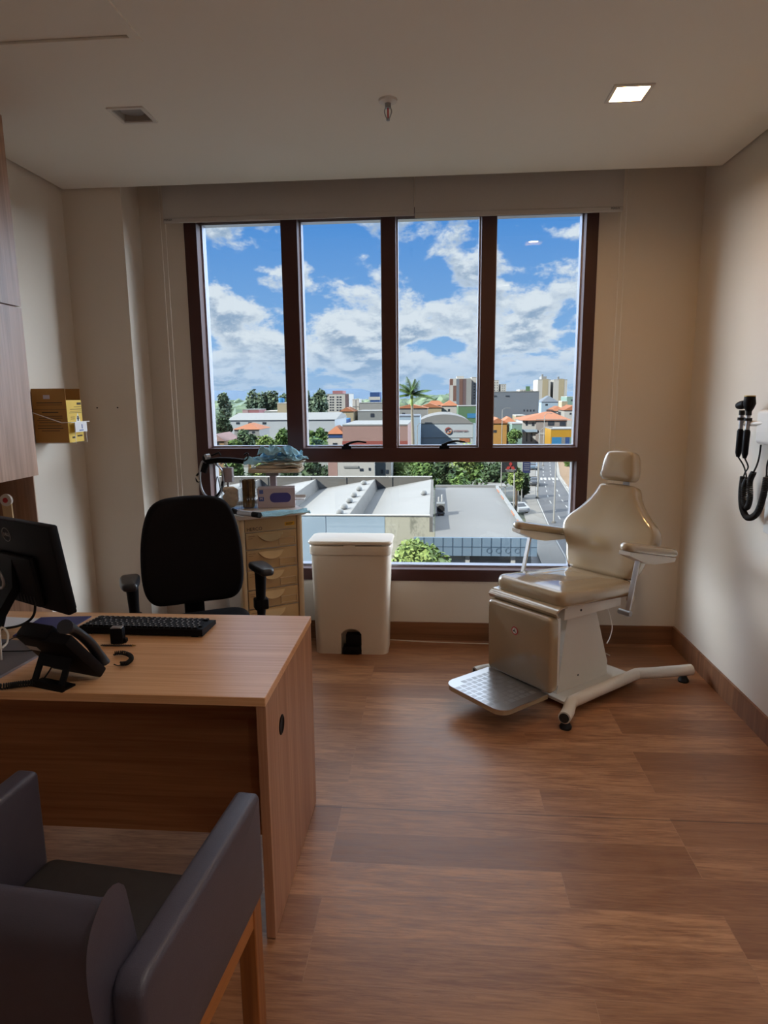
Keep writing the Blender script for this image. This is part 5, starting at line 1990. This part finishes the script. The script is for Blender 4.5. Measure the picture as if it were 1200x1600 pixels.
bm = bmesh.new(); b_hill(1.7, 3600, 62, G)(bm)
tag(struct('hills', bm, hill_m, 60), 'hills along the horizon with blue haze painted in', 'hills')

# ---- houses and blocks, front to back
W_, Gl = E_['white'], E_['glass']
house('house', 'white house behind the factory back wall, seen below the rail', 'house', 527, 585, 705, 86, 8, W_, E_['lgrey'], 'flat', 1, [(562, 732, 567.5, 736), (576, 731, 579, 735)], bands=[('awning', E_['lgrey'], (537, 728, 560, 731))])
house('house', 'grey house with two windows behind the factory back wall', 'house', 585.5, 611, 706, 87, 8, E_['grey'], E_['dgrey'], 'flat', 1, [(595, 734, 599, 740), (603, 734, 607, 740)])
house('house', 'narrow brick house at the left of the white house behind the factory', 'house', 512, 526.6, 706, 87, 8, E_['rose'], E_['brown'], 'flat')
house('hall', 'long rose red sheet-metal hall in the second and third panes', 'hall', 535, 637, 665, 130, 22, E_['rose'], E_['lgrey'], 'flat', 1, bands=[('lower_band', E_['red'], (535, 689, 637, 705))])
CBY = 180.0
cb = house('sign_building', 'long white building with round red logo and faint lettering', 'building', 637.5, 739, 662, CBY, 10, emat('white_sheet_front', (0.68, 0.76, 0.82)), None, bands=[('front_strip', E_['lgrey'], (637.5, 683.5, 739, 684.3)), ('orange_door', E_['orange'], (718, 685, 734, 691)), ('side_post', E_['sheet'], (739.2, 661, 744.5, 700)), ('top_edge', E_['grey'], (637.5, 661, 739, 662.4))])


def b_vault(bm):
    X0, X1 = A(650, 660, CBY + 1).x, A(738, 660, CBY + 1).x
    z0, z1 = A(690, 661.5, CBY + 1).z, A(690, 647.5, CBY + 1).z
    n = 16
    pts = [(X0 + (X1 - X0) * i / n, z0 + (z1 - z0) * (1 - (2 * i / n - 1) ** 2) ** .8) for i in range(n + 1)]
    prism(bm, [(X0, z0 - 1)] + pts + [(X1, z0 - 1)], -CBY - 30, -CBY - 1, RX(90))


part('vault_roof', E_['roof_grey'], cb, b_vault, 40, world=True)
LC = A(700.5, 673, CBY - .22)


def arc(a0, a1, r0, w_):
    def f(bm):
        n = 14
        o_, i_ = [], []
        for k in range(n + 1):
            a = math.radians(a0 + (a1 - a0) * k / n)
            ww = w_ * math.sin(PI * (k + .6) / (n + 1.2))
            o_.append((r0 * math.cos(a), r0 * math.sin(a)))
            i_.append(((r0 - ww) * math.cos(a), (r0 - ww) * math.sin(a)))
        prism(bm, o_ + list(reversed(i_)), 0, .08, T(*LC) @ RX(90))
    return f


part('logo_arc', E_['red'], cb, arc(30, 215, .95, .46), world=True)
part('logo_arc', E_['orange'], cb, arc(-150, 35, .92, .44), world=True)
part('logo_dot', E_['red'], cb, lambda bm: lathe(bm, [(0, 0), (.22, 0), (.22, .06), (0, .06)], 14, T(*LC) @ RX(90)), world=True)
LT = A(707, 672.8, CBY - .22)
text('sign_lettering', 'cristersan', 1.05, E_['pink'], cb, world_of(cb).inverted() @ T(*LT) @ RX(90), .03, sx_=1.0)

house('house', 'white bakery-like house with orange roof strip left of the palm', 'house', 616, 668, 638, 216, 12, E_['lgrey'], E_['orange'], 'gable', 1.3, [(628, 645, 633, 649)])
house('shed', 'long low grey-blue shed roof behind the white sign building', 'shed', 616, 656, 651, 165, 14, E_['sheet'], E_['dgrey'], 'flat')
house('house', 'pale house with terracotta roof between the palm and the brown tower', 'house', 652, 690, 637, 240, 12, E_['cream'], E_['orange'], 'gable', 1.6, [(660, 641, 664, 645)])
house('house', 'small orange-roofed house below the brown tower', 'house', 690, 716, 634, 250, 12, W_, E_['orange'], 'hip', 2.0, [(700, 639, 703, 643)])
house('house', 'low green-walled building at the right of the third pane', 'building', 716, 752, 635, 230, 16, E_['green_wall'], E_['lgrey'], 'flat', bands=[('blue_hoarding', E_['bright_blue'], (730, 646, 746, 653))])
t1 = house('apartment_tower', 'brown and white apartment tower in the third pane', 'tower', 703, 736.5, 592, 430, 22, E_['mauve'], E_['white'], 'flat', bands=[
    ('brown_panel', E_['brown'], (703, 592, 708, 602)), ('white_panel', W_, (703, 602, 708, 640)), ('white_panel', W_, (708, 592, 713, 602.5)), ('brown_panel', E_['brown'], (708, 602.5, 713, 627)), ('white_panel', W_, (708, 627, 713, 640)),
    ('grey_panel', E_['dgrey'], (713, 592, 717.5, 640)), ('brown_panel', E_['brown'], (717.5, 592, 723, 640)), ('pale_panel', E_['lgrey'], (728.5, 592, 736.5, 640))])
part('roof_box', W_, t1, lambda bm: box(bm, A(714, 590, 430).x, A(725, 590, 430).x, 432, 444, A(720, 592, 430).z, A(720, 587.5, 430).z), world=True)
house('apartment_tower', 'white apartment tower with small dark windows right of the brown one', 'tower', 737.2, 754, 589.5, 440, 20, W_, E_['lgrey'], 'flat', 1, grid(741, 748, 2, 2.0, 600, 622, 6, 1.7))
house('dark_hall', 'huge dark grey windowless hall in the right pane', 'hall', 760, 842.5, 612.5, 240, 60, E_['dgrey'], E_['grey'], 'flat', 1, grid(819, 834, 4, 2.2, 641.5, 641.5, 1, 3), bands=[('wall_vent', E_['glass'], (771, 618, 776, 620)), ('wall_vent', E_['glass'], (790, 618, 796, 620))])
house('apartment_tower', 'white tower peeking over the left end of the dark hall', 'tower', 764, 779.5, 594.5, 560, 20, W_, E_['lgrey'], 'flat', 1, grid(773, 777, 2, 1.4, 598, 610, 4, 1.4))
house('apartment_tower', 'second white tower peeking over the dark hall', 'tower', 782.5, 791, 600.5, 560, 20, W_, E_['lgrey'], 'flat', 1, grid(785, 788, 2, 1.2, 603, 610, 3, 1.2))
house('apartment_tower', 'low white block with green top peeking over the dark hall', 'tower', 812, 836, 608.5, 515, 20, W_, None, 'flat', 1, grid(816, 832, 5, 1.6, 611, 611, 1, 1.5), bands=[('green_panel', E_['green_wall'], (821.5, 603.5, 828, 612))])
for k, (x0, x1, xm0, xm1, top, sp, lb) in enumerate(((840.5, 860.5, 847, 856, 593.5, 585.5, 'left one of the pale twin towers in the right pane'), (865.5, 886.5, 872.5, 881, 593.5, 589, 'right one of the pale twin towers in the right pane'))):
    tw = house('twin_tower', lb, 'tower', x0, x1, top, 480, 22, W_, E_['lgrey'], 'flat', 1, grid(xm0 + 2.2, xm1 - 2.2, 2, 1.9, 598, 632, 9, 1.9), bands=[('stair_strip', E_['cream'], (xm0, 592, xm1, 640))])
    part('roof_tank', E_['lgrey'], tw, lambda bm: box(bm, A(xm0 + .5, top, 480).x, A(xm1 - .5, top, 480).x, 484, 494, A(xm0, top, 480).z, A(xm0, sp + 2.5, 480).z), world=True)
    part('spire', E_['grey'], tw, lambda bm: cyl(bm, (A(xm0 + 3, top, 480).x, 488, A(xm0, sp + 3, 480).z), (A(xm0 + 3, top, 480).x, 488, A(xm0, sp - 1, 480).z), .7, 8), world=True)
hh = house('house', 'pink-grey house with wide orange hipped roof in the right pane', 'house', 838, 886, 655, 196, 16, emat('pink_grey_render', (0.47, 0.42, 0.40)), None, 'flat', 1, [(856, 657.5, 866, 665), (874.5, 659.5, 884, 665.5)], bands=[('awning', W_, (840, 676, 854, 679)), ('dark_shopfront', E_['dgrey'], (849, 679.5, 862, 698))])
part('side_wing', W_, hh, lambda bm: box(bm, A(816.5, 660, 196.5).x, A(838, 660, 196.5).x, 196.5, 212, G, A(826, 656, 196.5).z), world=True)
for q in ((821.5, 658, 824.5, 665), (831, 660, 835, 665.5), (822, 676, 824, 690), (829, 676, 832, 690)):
    part('window', Gl, hh, lambda bm: rect_on(bm, 196.5, *q), world=True)
part('balcony', E_['sheet'], hh, lambda bm: rect_on(bm, 196.3, 815, 671, 839, 675, .8), world=True)


def b_hip(bm):
    e = [A(814.5, 657, 195.5), A(894, 655, 195.5)]
    z = e[0].z
    X0, X1 = e[0].x, e[1].x
    r0, r1 = Vector((A(853, 643, 205).x, 205, A(853, 643, 205).z)), Vector((A(861, 643, 205).x, 205, A(861, 643, 205).z))
    v = [bm.verts.new(p) for p in ((X0, 195.5, z), (X1, 195.5, z), (X1, 216, z), (X0, 216, z))]
    r = [bm.verts.new(r0), bm.verts.new(r1)]
    for f in ((v[0], v[1], r[1], r[0]), (v[2], v[3], r[0], r[1]), (v[1], v[2], r[1]), (v[3], v[0], r[0]), (v[3], v[2], v[1], v[0])):
        bm.faces.new(f)


part('hip_roof', E_['orange'], hh, b_hip, world=True)
house('shop', 'shop with bright yellow upper wall over blue shutters at the right window edge', 'shop', 861, 908, 671, 182, 10, E_['yellow'], E_['lgrey'], 'flat', 1, bands=[('blue_shutter', E_['bright_blue'], (862, 683, 877, 700)), ('grey_pier', E_['grey'], (877, 683, 883, 700)), ('blue_shutter', E_['blue'], (883, 683, 890, 700)), ('pale_pier', E_['teal'], (890, 683, 900, 700))])
house('shop', 'low orange-yellow shop at the foot of the dark hall', 'shop', 764, 792, 661.5, 176, 12, emat('orange_yellow', (0.68, 0.36, 0.10)), E_['orange'], 'gable', 1.4, [(770, 672, 776, 676)])
house('house', 'tan house with orange roof right of the low orange shop', 'house', 786, 806, 660, 186, 10, E_['cream'], E_['orange'], 'hip', 1.5, [(790, 664, 793, 668)])
house('shop', 'pale teal awning shop left of the white house wing', 'shop', 800, 816, 663, 170, 10, E_['teal'], E_['lgrey'], 'flat', 1, [(804, 672, 812, 680)])
house('house', 'cream house standing behind the dark hall corner and orange roof', 'house', 806, 822, 650, 225, 10, E_['cream'], W_, 'flat', 1, [(808, 654, 811, 658)])
house('house', 'orange-roofed house below the right twin tower', 'house', 862, 884, 642, 260, 12, W_, E_['orange'], 'hip', 1.8, [(870, 646, 873, 649)])
house('house', 'orange-roofed house at the right window edge below the hill', 'house', 882, 908, 641, 240, 12, W_, E_['orange'], 'gable', 1.8, [(890, 645, 893, 648)])
house('water_tower', 'cream water tower block between the orange roofs on the right', 'tower', 878, 887, 627.5, 300, 8, E_['cream'], W_, 'flat', 1, [(881, 633, 883, 636)])
house('house', 'dark-roofed house at the foot of the twin towers', 'house', 846, 872, 628, 330, 14, E_['sheet'], E_['dgrey'], 'hip', 3.0, [(852, 631, 856, 634)])
house('house', 'pale long roof behind the right orange roofs', 'house', 886, 908, 620, 420, 20, E_['teal'], W_, 'flat', 1, [(892, 624, 896, 627)])

ap = house('apartment_block', 'white apartment block with dark balcony bays and pink roof in the second pane', 'building', 510.5, 545, 616, 300, 18, W_, E_['lgrey'], 'flat', 1,
           grid(516.5, 520.5, 2, 3.0, 620.5, 645, 7, 2.0) + grid(527.5, 532, 2, 3.2, 620.5, 645, 7, 2.0), bands=[('side_wall', E_['mauve'], (539.5, 616, 545, 660))])
part('roof_tank', E_['pink'], ap, lambda bm: box(bm, A(518, 612, 300).x, A(534, 612, 300).x, 303, 314, A(525, 616, 300).z, A(525, 610.5, 300).z), world=True)
house('white_tower', 'slim white water tower in the second pane', 'tower', 550.5, 561, 624.5, 258, 9, W_, W_, 'flat', 1, [(551, 648, 558, 660)], bands=[('tower_joint', E_['lgrey'], (555.4, 624.5, 556.1, 647)), ('tower_joint', E_['lgrey'], (550.5, 635, 561, 635.7))])
house('warehouse', 'large grey warehouse at the right of the second pane', 'hall', 561.5, 612, 630, 250, 20, E_['lgrey'], E_['grey'], 'flat')
house('warehouse', 'lower grey hall in front of the large warehouse', 'hall', 559, 600, 643, 205, 14, emat('pale_grey_wall', (0.36, 0.38, 0.38)), E_['lgrey'], 'flat', 1, [(579, 646, 585, 652)])
house('house', 'cream house with orange roof before the white apartment block', 'house', 531, 552, 643, 245, 12, E_['cream'], E_['orange'], 'gable', 1.6, [(535, 648, 538, 652)])
house('house', 'small white house below the apartment block', 'house', 519, 534, 649, 225, 10, W_, W_, 'flat', 1, [(523, 652, 526, 655)])
house('container', 'blue flat-roofed box building left of the rose hall', 'building', 519, 541, 656, 193, 10, E_['blue'], E_['bright_blue'], 'flat', 1, [(524, 660, 530, 664)])
house('petrol_station', 'orange-roofed building with blue band left of the rose hall', 'building', 512, 536, 678, 136, 8, W_, E_['orange'], 'hip', 1.6, [(520, 692, 527, 695)], bands=[('blue_band', E_['blue'], (513, 679, 535, 684))])
lw = house('long_hall', 'long white hall with three windows in the left panes', 'hall', 356, 523, 656, 168, 22, emat('white_hall_front', (0.66, 0.72, 0.78)), E_['lgrey'], 'gable', 1.6, [(369, 659.5, 374.5, 663), (388, 659.5, 393.5, 663), (410, 659.5, 416, 663)])
house('house', 'house with orange hipped roof before the long white hall', 'house', 366, 405, 671, 146, 9, E_['lgrey'], E_['orange'], 'hip', 1.3, [(394, 674, 398, 677)])
house('house', 'pink house in the left pane above the long white hall', 'house', 379, 404, 640.5, 262, 12, E_['pink'], E_['lgrey'], 'flat', 1, [(390, 645, 393, 648)], bands=[('pale_side', emat('pale_pink', (0.62, 0.42, 0.44)), (379, 641, 388, 650))])
house('house', 'low grey-white house between the pink house and the cream tower', 'house', 413, 434, 643, 250, 12, E_['lgrey'], W_, 'flat', 1, [(420, 646, 424, 649)])
ct = house('water_block', 'cream stair tower with a blue water tank beside the first mullion', 'tower', 433, 458, 630.5, 200, 12, E_['cream'], W_, 'flat', 1, [(447, 645, 450, 648)])
part('water_tank', E_['bright_blue'], ct, lambda bm: lathe(bm, [(0, 0), (.85, 0), (.95, 1.1), (.8, 1.35), (0, 1.45)], 18, T(A(440, 629, 203).x, 203, A(440, 630.5, 200).z + .25)), 40, world=True)
house('house', 'small tan house with a pinkish roof at the lower left window corner', 'house', 326, 350, 689, 118, 8, emat('tan_render', (0.46, 0.30, 0.17)), E_['rose'], 'gable', 1.3, [(338, 692, 342, 695)])
house('blue_block', 'far blue building on the horizon in the second pane', 'building', 578, 593, 613, 620, 20, E_['blue'], None, 'flat', 1, bands=[('white_base', W_, (576, 620, 594, 625))])
single('awning', 'small yellow awning roof at the foot of the left pane', 'awning', E_['yellow'], lambda bm: (rect_on(bm, 108, 389, 697, 408, 702, 1.6), [cyl(bm, (A(x, 700, 106.6).x, 106.6, G), (A(x, 700, 106.6).x, 106.6, A(x, 701, 106.6).z), .08, 6) for x in (390, 407)]))

# scattered low houses of the wider neighbourhood
hn = [('walls', 'roof')]
rnd = random.Random(12)
HP = None
slots = []
for i in range(46):
    Y = rnd.uniform(240, 560)
    x = rnd.uniform(-.40, .40) * Y
    if -.02 * Y < x < .11 * Y and Y < 430:
        continue
    if x < -.12 * Y or (-14 < x < 62 and 592 < Y < 668):
        continue
    if any(abs(x - q[0]) < 16 and abs(Y - q[1]) < 16 for q in slots) or any(abs(x - o.location.x) < 17 and abs(Y - o.location.y) < 20 for o in SC.objects if o.parent is None and 'category' in o.keys() and o.location.y > 200):
        continue
    slots.append((x, Y, rnd.uniform(0, 90), rnd.uniform(.8, 1.5)))
protos = {}
for x, Y, rz, sc in slots:
    k = rnd.choice(('orange', 'orange', 'white'))
    if k not in protos:
        o = thing('town_house', {'orange': 'small far house with an orange roof among the distant town', 'white': 'small far house with a pale roof among the distant town'}[k], 'house', (x, Y, G), rz, {'orange': 'far orange-roofed houses', 'white': 'far pale-roofed houses'}[k])
        part('walls', W_ if k == 'orange' else E_['cream'], o, lambda bm: box(bm, -4.5, 4.5, -3.5, 3.5, 0, 5.2))

        def b_r(bm):
            v = [bm.verts.new(p) for p in ((-5, -4, 5.2), (5, -4, 5.2), (5, 4, 5.2), (-5, 4, 5.2))]
            r = [bm.verts.new((-2.2, 0, 7.2)), bm.verts.new((2.2, 0, 7.2))]
            for f in ((v[0], v[1], r[1], r[0]), (v[2], v[3], r[0], r[1]), (v[1], v[2], r[1]), (v[3], v[0], r[0]), (v[3], v[2], v[1], v[0])):
                bm.faces.new(f)
        part('roof', E_['orange'] if k == 'orange' else E_['lgrey'], o, b_r)
        protos[k] = o
    else:
        o = copy_tree(protos[k])
    o.location = (x, Y, G)
    o.rotation_euler = (0, 0, math.radians(rz))
    o.scale = (sc, sc, sc * rnd.uniform(.8, 1.2))

# ---- palm
pY = 106.0
pb = A(646, 700, pY)
pal = thing('royal_palm', 'tall palm tree with pale trunk in the third pane', 'palm tree', (pb.x, pY, G))
ptop = A(643.5, 622, pY)
ph_ = ptop.z - G
dx = ptop.x - pb.x
part('trunk', E_['palm_trunk'], pal, lambda bm: tube(bm, catmull([(0, 0, 0), (dx * .2, 0, ph_ * .5), (dx * .7, 0, ph_ * .8), (dx, 0, ph_)], 5), [.30, .29, .28, .28, .28, .27, .27, .26, .26, .25, .24, .22, .21, .20, .19, .18], 10), 50)
part('crown_shaft', E_['leaf_bright'], pal, lambda bm: tube(bm, [(dx * .9, 0, ph_ - 1.2), (dx, 0, ph_), (dx, 0, ph_ + .8)], [.24, .27, .14], 10), 50)
rnd = random.Random(4)
for k in range(17):
    az = 2 * PI * k / 17 + rnd.uniform(-.2, .2)
    el = (.30, .75, 1.05, 1.3)[k % 4] + rnd.uniform(-.12, .12)
    L = rnd.uniform(2.9, 3.5)

    def b_fr(bm):
        d = Vector((math.cos(az), math.sin(az), 0))
        p0 = Vector((dx, 0, ph_ + .5))
        pts = []
        for i in range(15):
            t_ = i / 14
            pts.append(p0 + d * (L * t_ * math.cos(el) * (1 + .25 * t_)) + Vector((0, 0, L * (math.sin(el) * t_ * 1.05 - (.38 * math.cos(el) + .10) * t_ * t_))))
        tube(bm, pts, [.06 - .05 * i / 14 for i in range(15)], 5)
        side = d.cross(Vector((0, 0, 1)))
        for i in range(2, 15):
            for s in (-1, 1):
                for o_ in (0, .5):
                    q = pts[i].lerp(pts[max(0, i - 1)], o_)
                    ll = .85 * math.sin(PI * min(.97, (i + .8) / 15.5)) + .15
                    e = q + side * (s * ll * .75) + d * (.32 * ll) + Vector((0, 0, -.45 * ll))
                    w2 = d * .07
                    bm.faces.new([bm.verts.new(q - w2), bm.verts.new(q + w2), bm.verts.new(e + w2 * .3), bm.verts.new(e - w2 * .3)])
    part('frond', E_['leaf'], pal, b_fr)

# ---- street
ROADL = [(11.0, 30), (12.0, 55), (13.2, 75), (15.2, 99), (19.2, 126), (23.6, 155), (30, 196), (38, 250)]
ROADR = [(17.2, 30), (18.0, 55), (19.0, 75), (21.0, 101), (23.8, 128), (28.6, 157), (35, 198), (43, 252)]


def strip(bm, La, Lb, z, h=.02):
    for (a, b), (c, d) in zip(zip(La, Lb), zip(La[1:], Lb[1:])):
        v = [bm.verts.new((p[0], p[1], z)) for p in (a, b, d, c)]
        u = [bm.verts.new((p[0], p[1], z + h)) for p in (a, b, d, c)]
        bm.faces.new(u)
        bm.faces.new(list(reversed(v)))
        for i in range(4):
            j = (i + 1) % 4
            bm.faces.new((v[i], v[j], u[j], u[i]))


def off(Ln, d):
    return [(p[0] + d, p[1]) for p in Ln]


def mixl(t_):
    return [(a[0] + (b[0] - a[0]) * t_, a[1] + (b[1] - a[1]) * t_) for a, b in zip(ROADL, ROADR)]


bm = bmesh.new(); strip(bm, ROADL, ROADR, G, .02); struct('road', bm, E_['asphalt'])
bm = bmesh.new(); box(bm, 6.6, 11.0, 36, 92, G, G + .015); struct('pavement_parking', bm, E_['asphalt'])
bm = bmesh.new(); strip(bm, off(ROADL, -2.4), ROADL, G, .12); struct('pavement_near', bm, E_['pave'])
bm = bmesh.new(); strip(bm, off(ROADR, .35), off(ROADR, 3.4), G, .12); struct('pavement_far', bm, E_['earth'])


def b_marks(bm):
    for t_ in (.34, .67):
        Ln = mixl(t_)
        for (a, c) in zip(Ln, Ln[1:]):
            n = max(1, int((c[1] - a[1]) / 5))
            for i in range(n):
                p = [(a[0] + (c[0] - a[0]) * k, a[1] + (c[1] - a[1]) * k) for k in ((i + .2) / n, (i + .6) / n)]
                strip(bm, [(p[0][0] - .07, p[0][1]), (p[1][0] - .07, p[1][1])], [(p[0][0] + .07, p[0][1]), (p[1][0] + .07, p[1][1])], G + .02, .006)
    for i in range(7):                     # the zebra crossing
        x = 19.4 + i * .72
        strip(bm, [(x, 121.5), (x + .5, 125)], [(x + .4, 121.5), (x + .9, 125)], G + .02, .006)
    for k in (.02, .96):
        Ln = mixl(k)
        strip(bm, Ln, off(Ln, .14), G + .02, .006)


bm = bmesh.new(); b_marks(bm); struct('road_markings', bm, W_)


def b_kerb(bm):
    for (a, c) in zip(ROADR, ROADR[1:]):
        n = int((c[1] - a[1]) / 1.6)
        for i in range(n):
            p = [(a[0] + (c[0] - a[0]) * k, a[1] + (c[1] - a[1]) * k) for k in ((i + .1) / n, (i + .6) / n)]
            strip(bm, p, off(p, .34), G, .22)


bm = bmesh.new(); b_kerb(bm); struct('kerb', bm, W_)


def car(label, x, y, rz, paint_m, group=None):
    o = thing('car', label, 'car', (x, y, G + .03), rz, group)
    prof = [(-2.05, .32), (2.05, .32), (2.12, .55), (2.02, .78), (1.05, .92), (.45, 1.38), (-.85, 1.42), (-1.60, .98), (-2.05, .92), (-2.12, .6)]
    b2 = [(.93, .94), (.40, 1.33), (-.82, 1.37), (-1.45, .98)]

    def b_body(bm):
        t_ = bmesh.new()
        prism(t_, prof, -.84, .84, YZX)
        bmesh.ops.bevel(t_, geom=list(t_.edges), offset=.07, segments=2, profile=.5, affect='EDGES')
        merge(bm, t_)
    part('car_body', paint_m, o, b_body, 40)
    part('windows', E_['glass'], o, lambda bm: (prism(bm, b2, -.845, .845, YZX),
                                                prism(bm, [(-.62, 0), (.62, 0), (.54, .62), (-.54, .62)], -.0, .012, T(0, 1.045, .93) @ RX(128)),
                                                prism(bm, [(-.62, 0), (.62, 0), (.54, .70), (-.54, .70)], -.012, .0, T(0, -1.60, 1.0) @ RX(31))))
    for sx_ in (-1, 1):
        for sy_ in (-1.30, 1.30):
            part('wheel', E_['tyre'], o, lambda bm: cyl(bm, (sx_ * .70, sy_, .29), (sx_ * .86, sy_, .29), .31, 18), 40)
    for sx_ in (-.62, .62):
        part('headlight_lens', W_, o, lambda bm: box(bm, sx_ - .17, sx_ + .17, -2.13, -2.05, .64, .76))
    return o


car('white car parked beside the flat showroom roof', 10.9, 87.4, 22, E_['car_white'])
car('grey car driving towards us on the street below the rail', 17.3, 114.5, -8, E_['car_grey'])
car('pale blue car further up the street beside the blue sign panel', 20.6, 139, -10, paint('blue_car_paint', dim((0.20, 0.30, 0.42)), .25, .2, .5, .02, 1, coat=.5))
car('white car in the right pane before the white house wing', 21.6, 168, -60, E_['car_white'])
car('dark car in the right pane, leftmost near the low orange shop', 14.4, 166, -70, E_['car_grey'])


def pole(label, x, y, h, arm, r=.09):
    o = thing('street_pole', label, 'pole', (x, y, G))
    part('pole_shaft', E_['pole'], o, lambda bm: tube(bm, [(0, 0, 0), (0, 0, h * .5), (0, 0, h)], [r * 1.3, r, r * .7], 10), 40)
    part('lamp_bracket', E_['pole'], o, lambda bm: tube(bm, catmull([(0, 0, h - .2), (arm * .4, 0, h + .35), (arm, 0, h + .4)], 4), .045, 6), 50)
    part('lamp_head', E_['lgrey'], o, lambda bm: box(bm, arm - .1, arm + .45, -.12, .12, h + .34, h + .48, bev=.03))
    part('pole_plinth', E_['concrete'], o, lambda bm: lathe(bm, [(0, 0), (r * 3, 0), (r * 2.6, .25), (0, .25)], 12))
    return o


p_ = at_height(840, 779, G); pole('pale street pole at the left kerb, standing on a round plinth', p_.x, p_.y, 10.3, 1.4, .12)
p_ = A(866, 800, 80); pole('nearest pale street pole, right behind the exam chair back', p_.x, p_.y, 8.8, 1.2, .10)
p_ = A(785, 640, 172); pole('thin street pole in the right pane before the dark hall', p_.x, 172, A(785, 640, 172).z - G, 1.6, .11)
p_ = A(831, 650, 165); pole('thin street pole in the right pane over the orange hipped roof', p_.x, 146, A(831, 649, 146).z - G, 1.2, .10)
p_ = A(652, 680, 112); pole('pale street pole right of the palm trunk', A(652, 680, 110).x, 110, A(652, 665, 110).z - G, .8, .10)
for k, (x, yt) in enumerate(((803, 748), (810, 752))):
    q = A(x, 770, 94)
    single('fence_post', ('thin pale post, left one of two beside the parked white car', 'thin pale post, right one of two beside the parked white car')[k], 'post', E_['pole'], lambda bm: cyl(bm, (0, 0, 0), (0, 0, A(x, yt, 94).z - G), .06, 8), 40, None, (q.x, 94, G))

# black sign with the three red diamonds, and the blue sign behind it
sY = 78.0
s0, s1 = A(784.6, 725, sY), A(808, 738, sY)
zt_, zb_ = A(796, 708, sY).z, A(796, 738.5, sY).z
sg = thing('dealer_sign', 'black sign panel with three red diamonds on a post behind the showroom', 'sign', ((s0.x + s1.x) / 2, sY, G))
part('sign_panel', emat('black_sign_panel', (0.025, 0.028, 0.034)), sg, lambda bm: box(bm, s0.x, s1.x, sY, sY + .3, zb_, zt_), world=True)
part('sign_post', E_['pole'], sg, lambda bm: (cyl(bm, (s0.x - .05, sY + .15, G), (s0.x - .05, sY + .15, zt_), .06, 8), cyl(bm, (s1.x - .3, sY + .15, G), (s1.x - .3, sY + .15, zb_), .08, 8)), world=True)
cxs = A(797.8, 729, sY)
for k in range(3):
    a = math.radians(90 + 120 * k)

    def b_dia(bm):
        L, wd = .62, .20
        d, n_ = Vector((math.cos(a), math.sin(a))), Vector((-math.sin(a), math.cos(a)))
        prism(bm, [tuple(d * 0), tuple(d * L * .5 + n_ * wd), tuple(d * L), tuple(d * L * .5 - n_ * wd)], 0, .05, T(cxs.x, sY - .001, cxs.z) @ RX(90))
    part('red_diamond', emat('sign_red', (0.62, 0.06, 0.05)), sg, b_dia, world=True)
text('sign_name', 'MITSUBISHI', .25, W_, sg, world_of(sg).inverted() @ T(cxs.x, sY - .03, A(797, 734, sY).z) @ RX(90), .02, 'CENTER', 1.0)
text('sign_name', 'MOTORS', .22, W_, sg, world_of(sg).inverted() @ T(cxs.x, sY - .03, A(797, 736.6, sY).z) @ RX(90), .02, 'CENTER', 1.0)
bY = 92.0
b0, b1 = A(817.5, 725, bY), A(828.5, 739, bY)
sg2 = thing('blue_sign', 'dark blue board with pale lines right of the black sign', 'sign', ((b0.x + b1.x) / 2, bY, G))
part('sign_panel', emat('dark_blue_board', (0.03, 0.045, 0.16)), sg2, lambda bm: box(bm, b0.x, b1.x, bY, bY + .2, A(822, 739, bY).z, A(822, 715, bY).z), world=True)
part('sign_post', E_['pole'], sg2, lambda bm: cyl(bm, (b0.x - .08, bY + .1, G), (b0.x - .08, bY + .1, A(822, 713, bY).z), .07, 8), world=True)
part('sign_lines', E_['lgrey'], sg2, lambda bm: [box(bm, b0.x + .12, b1.x - .12, bY - .04, bY, A(822, y, bY).z, A(822, y - .8, bY).z) for y in (725, 728.2, 731.4, 734.6)], world=True)
car_port = thing('car_port', 'pale canopy roof on thin posts beside the parked white car', 'canopy', (8.6, 97, G))
part('canopy_roof', E_['roof_pale'], car_port, lambda bm: box(bm, 6.8, 10.0, 92, 100, -11.2, -11.05, T(0, 0, 0)), world=True)
for x, y in ((6.9, 92.2), (9.9, 92.2), (6.9, 99.8), (9.9, 99.8)):
    part('canopy_post', E_['pole'], car_port, lambda bm: cyl(bm, (x, y, G), (x, y, -11.2), .07, 8), world=True)
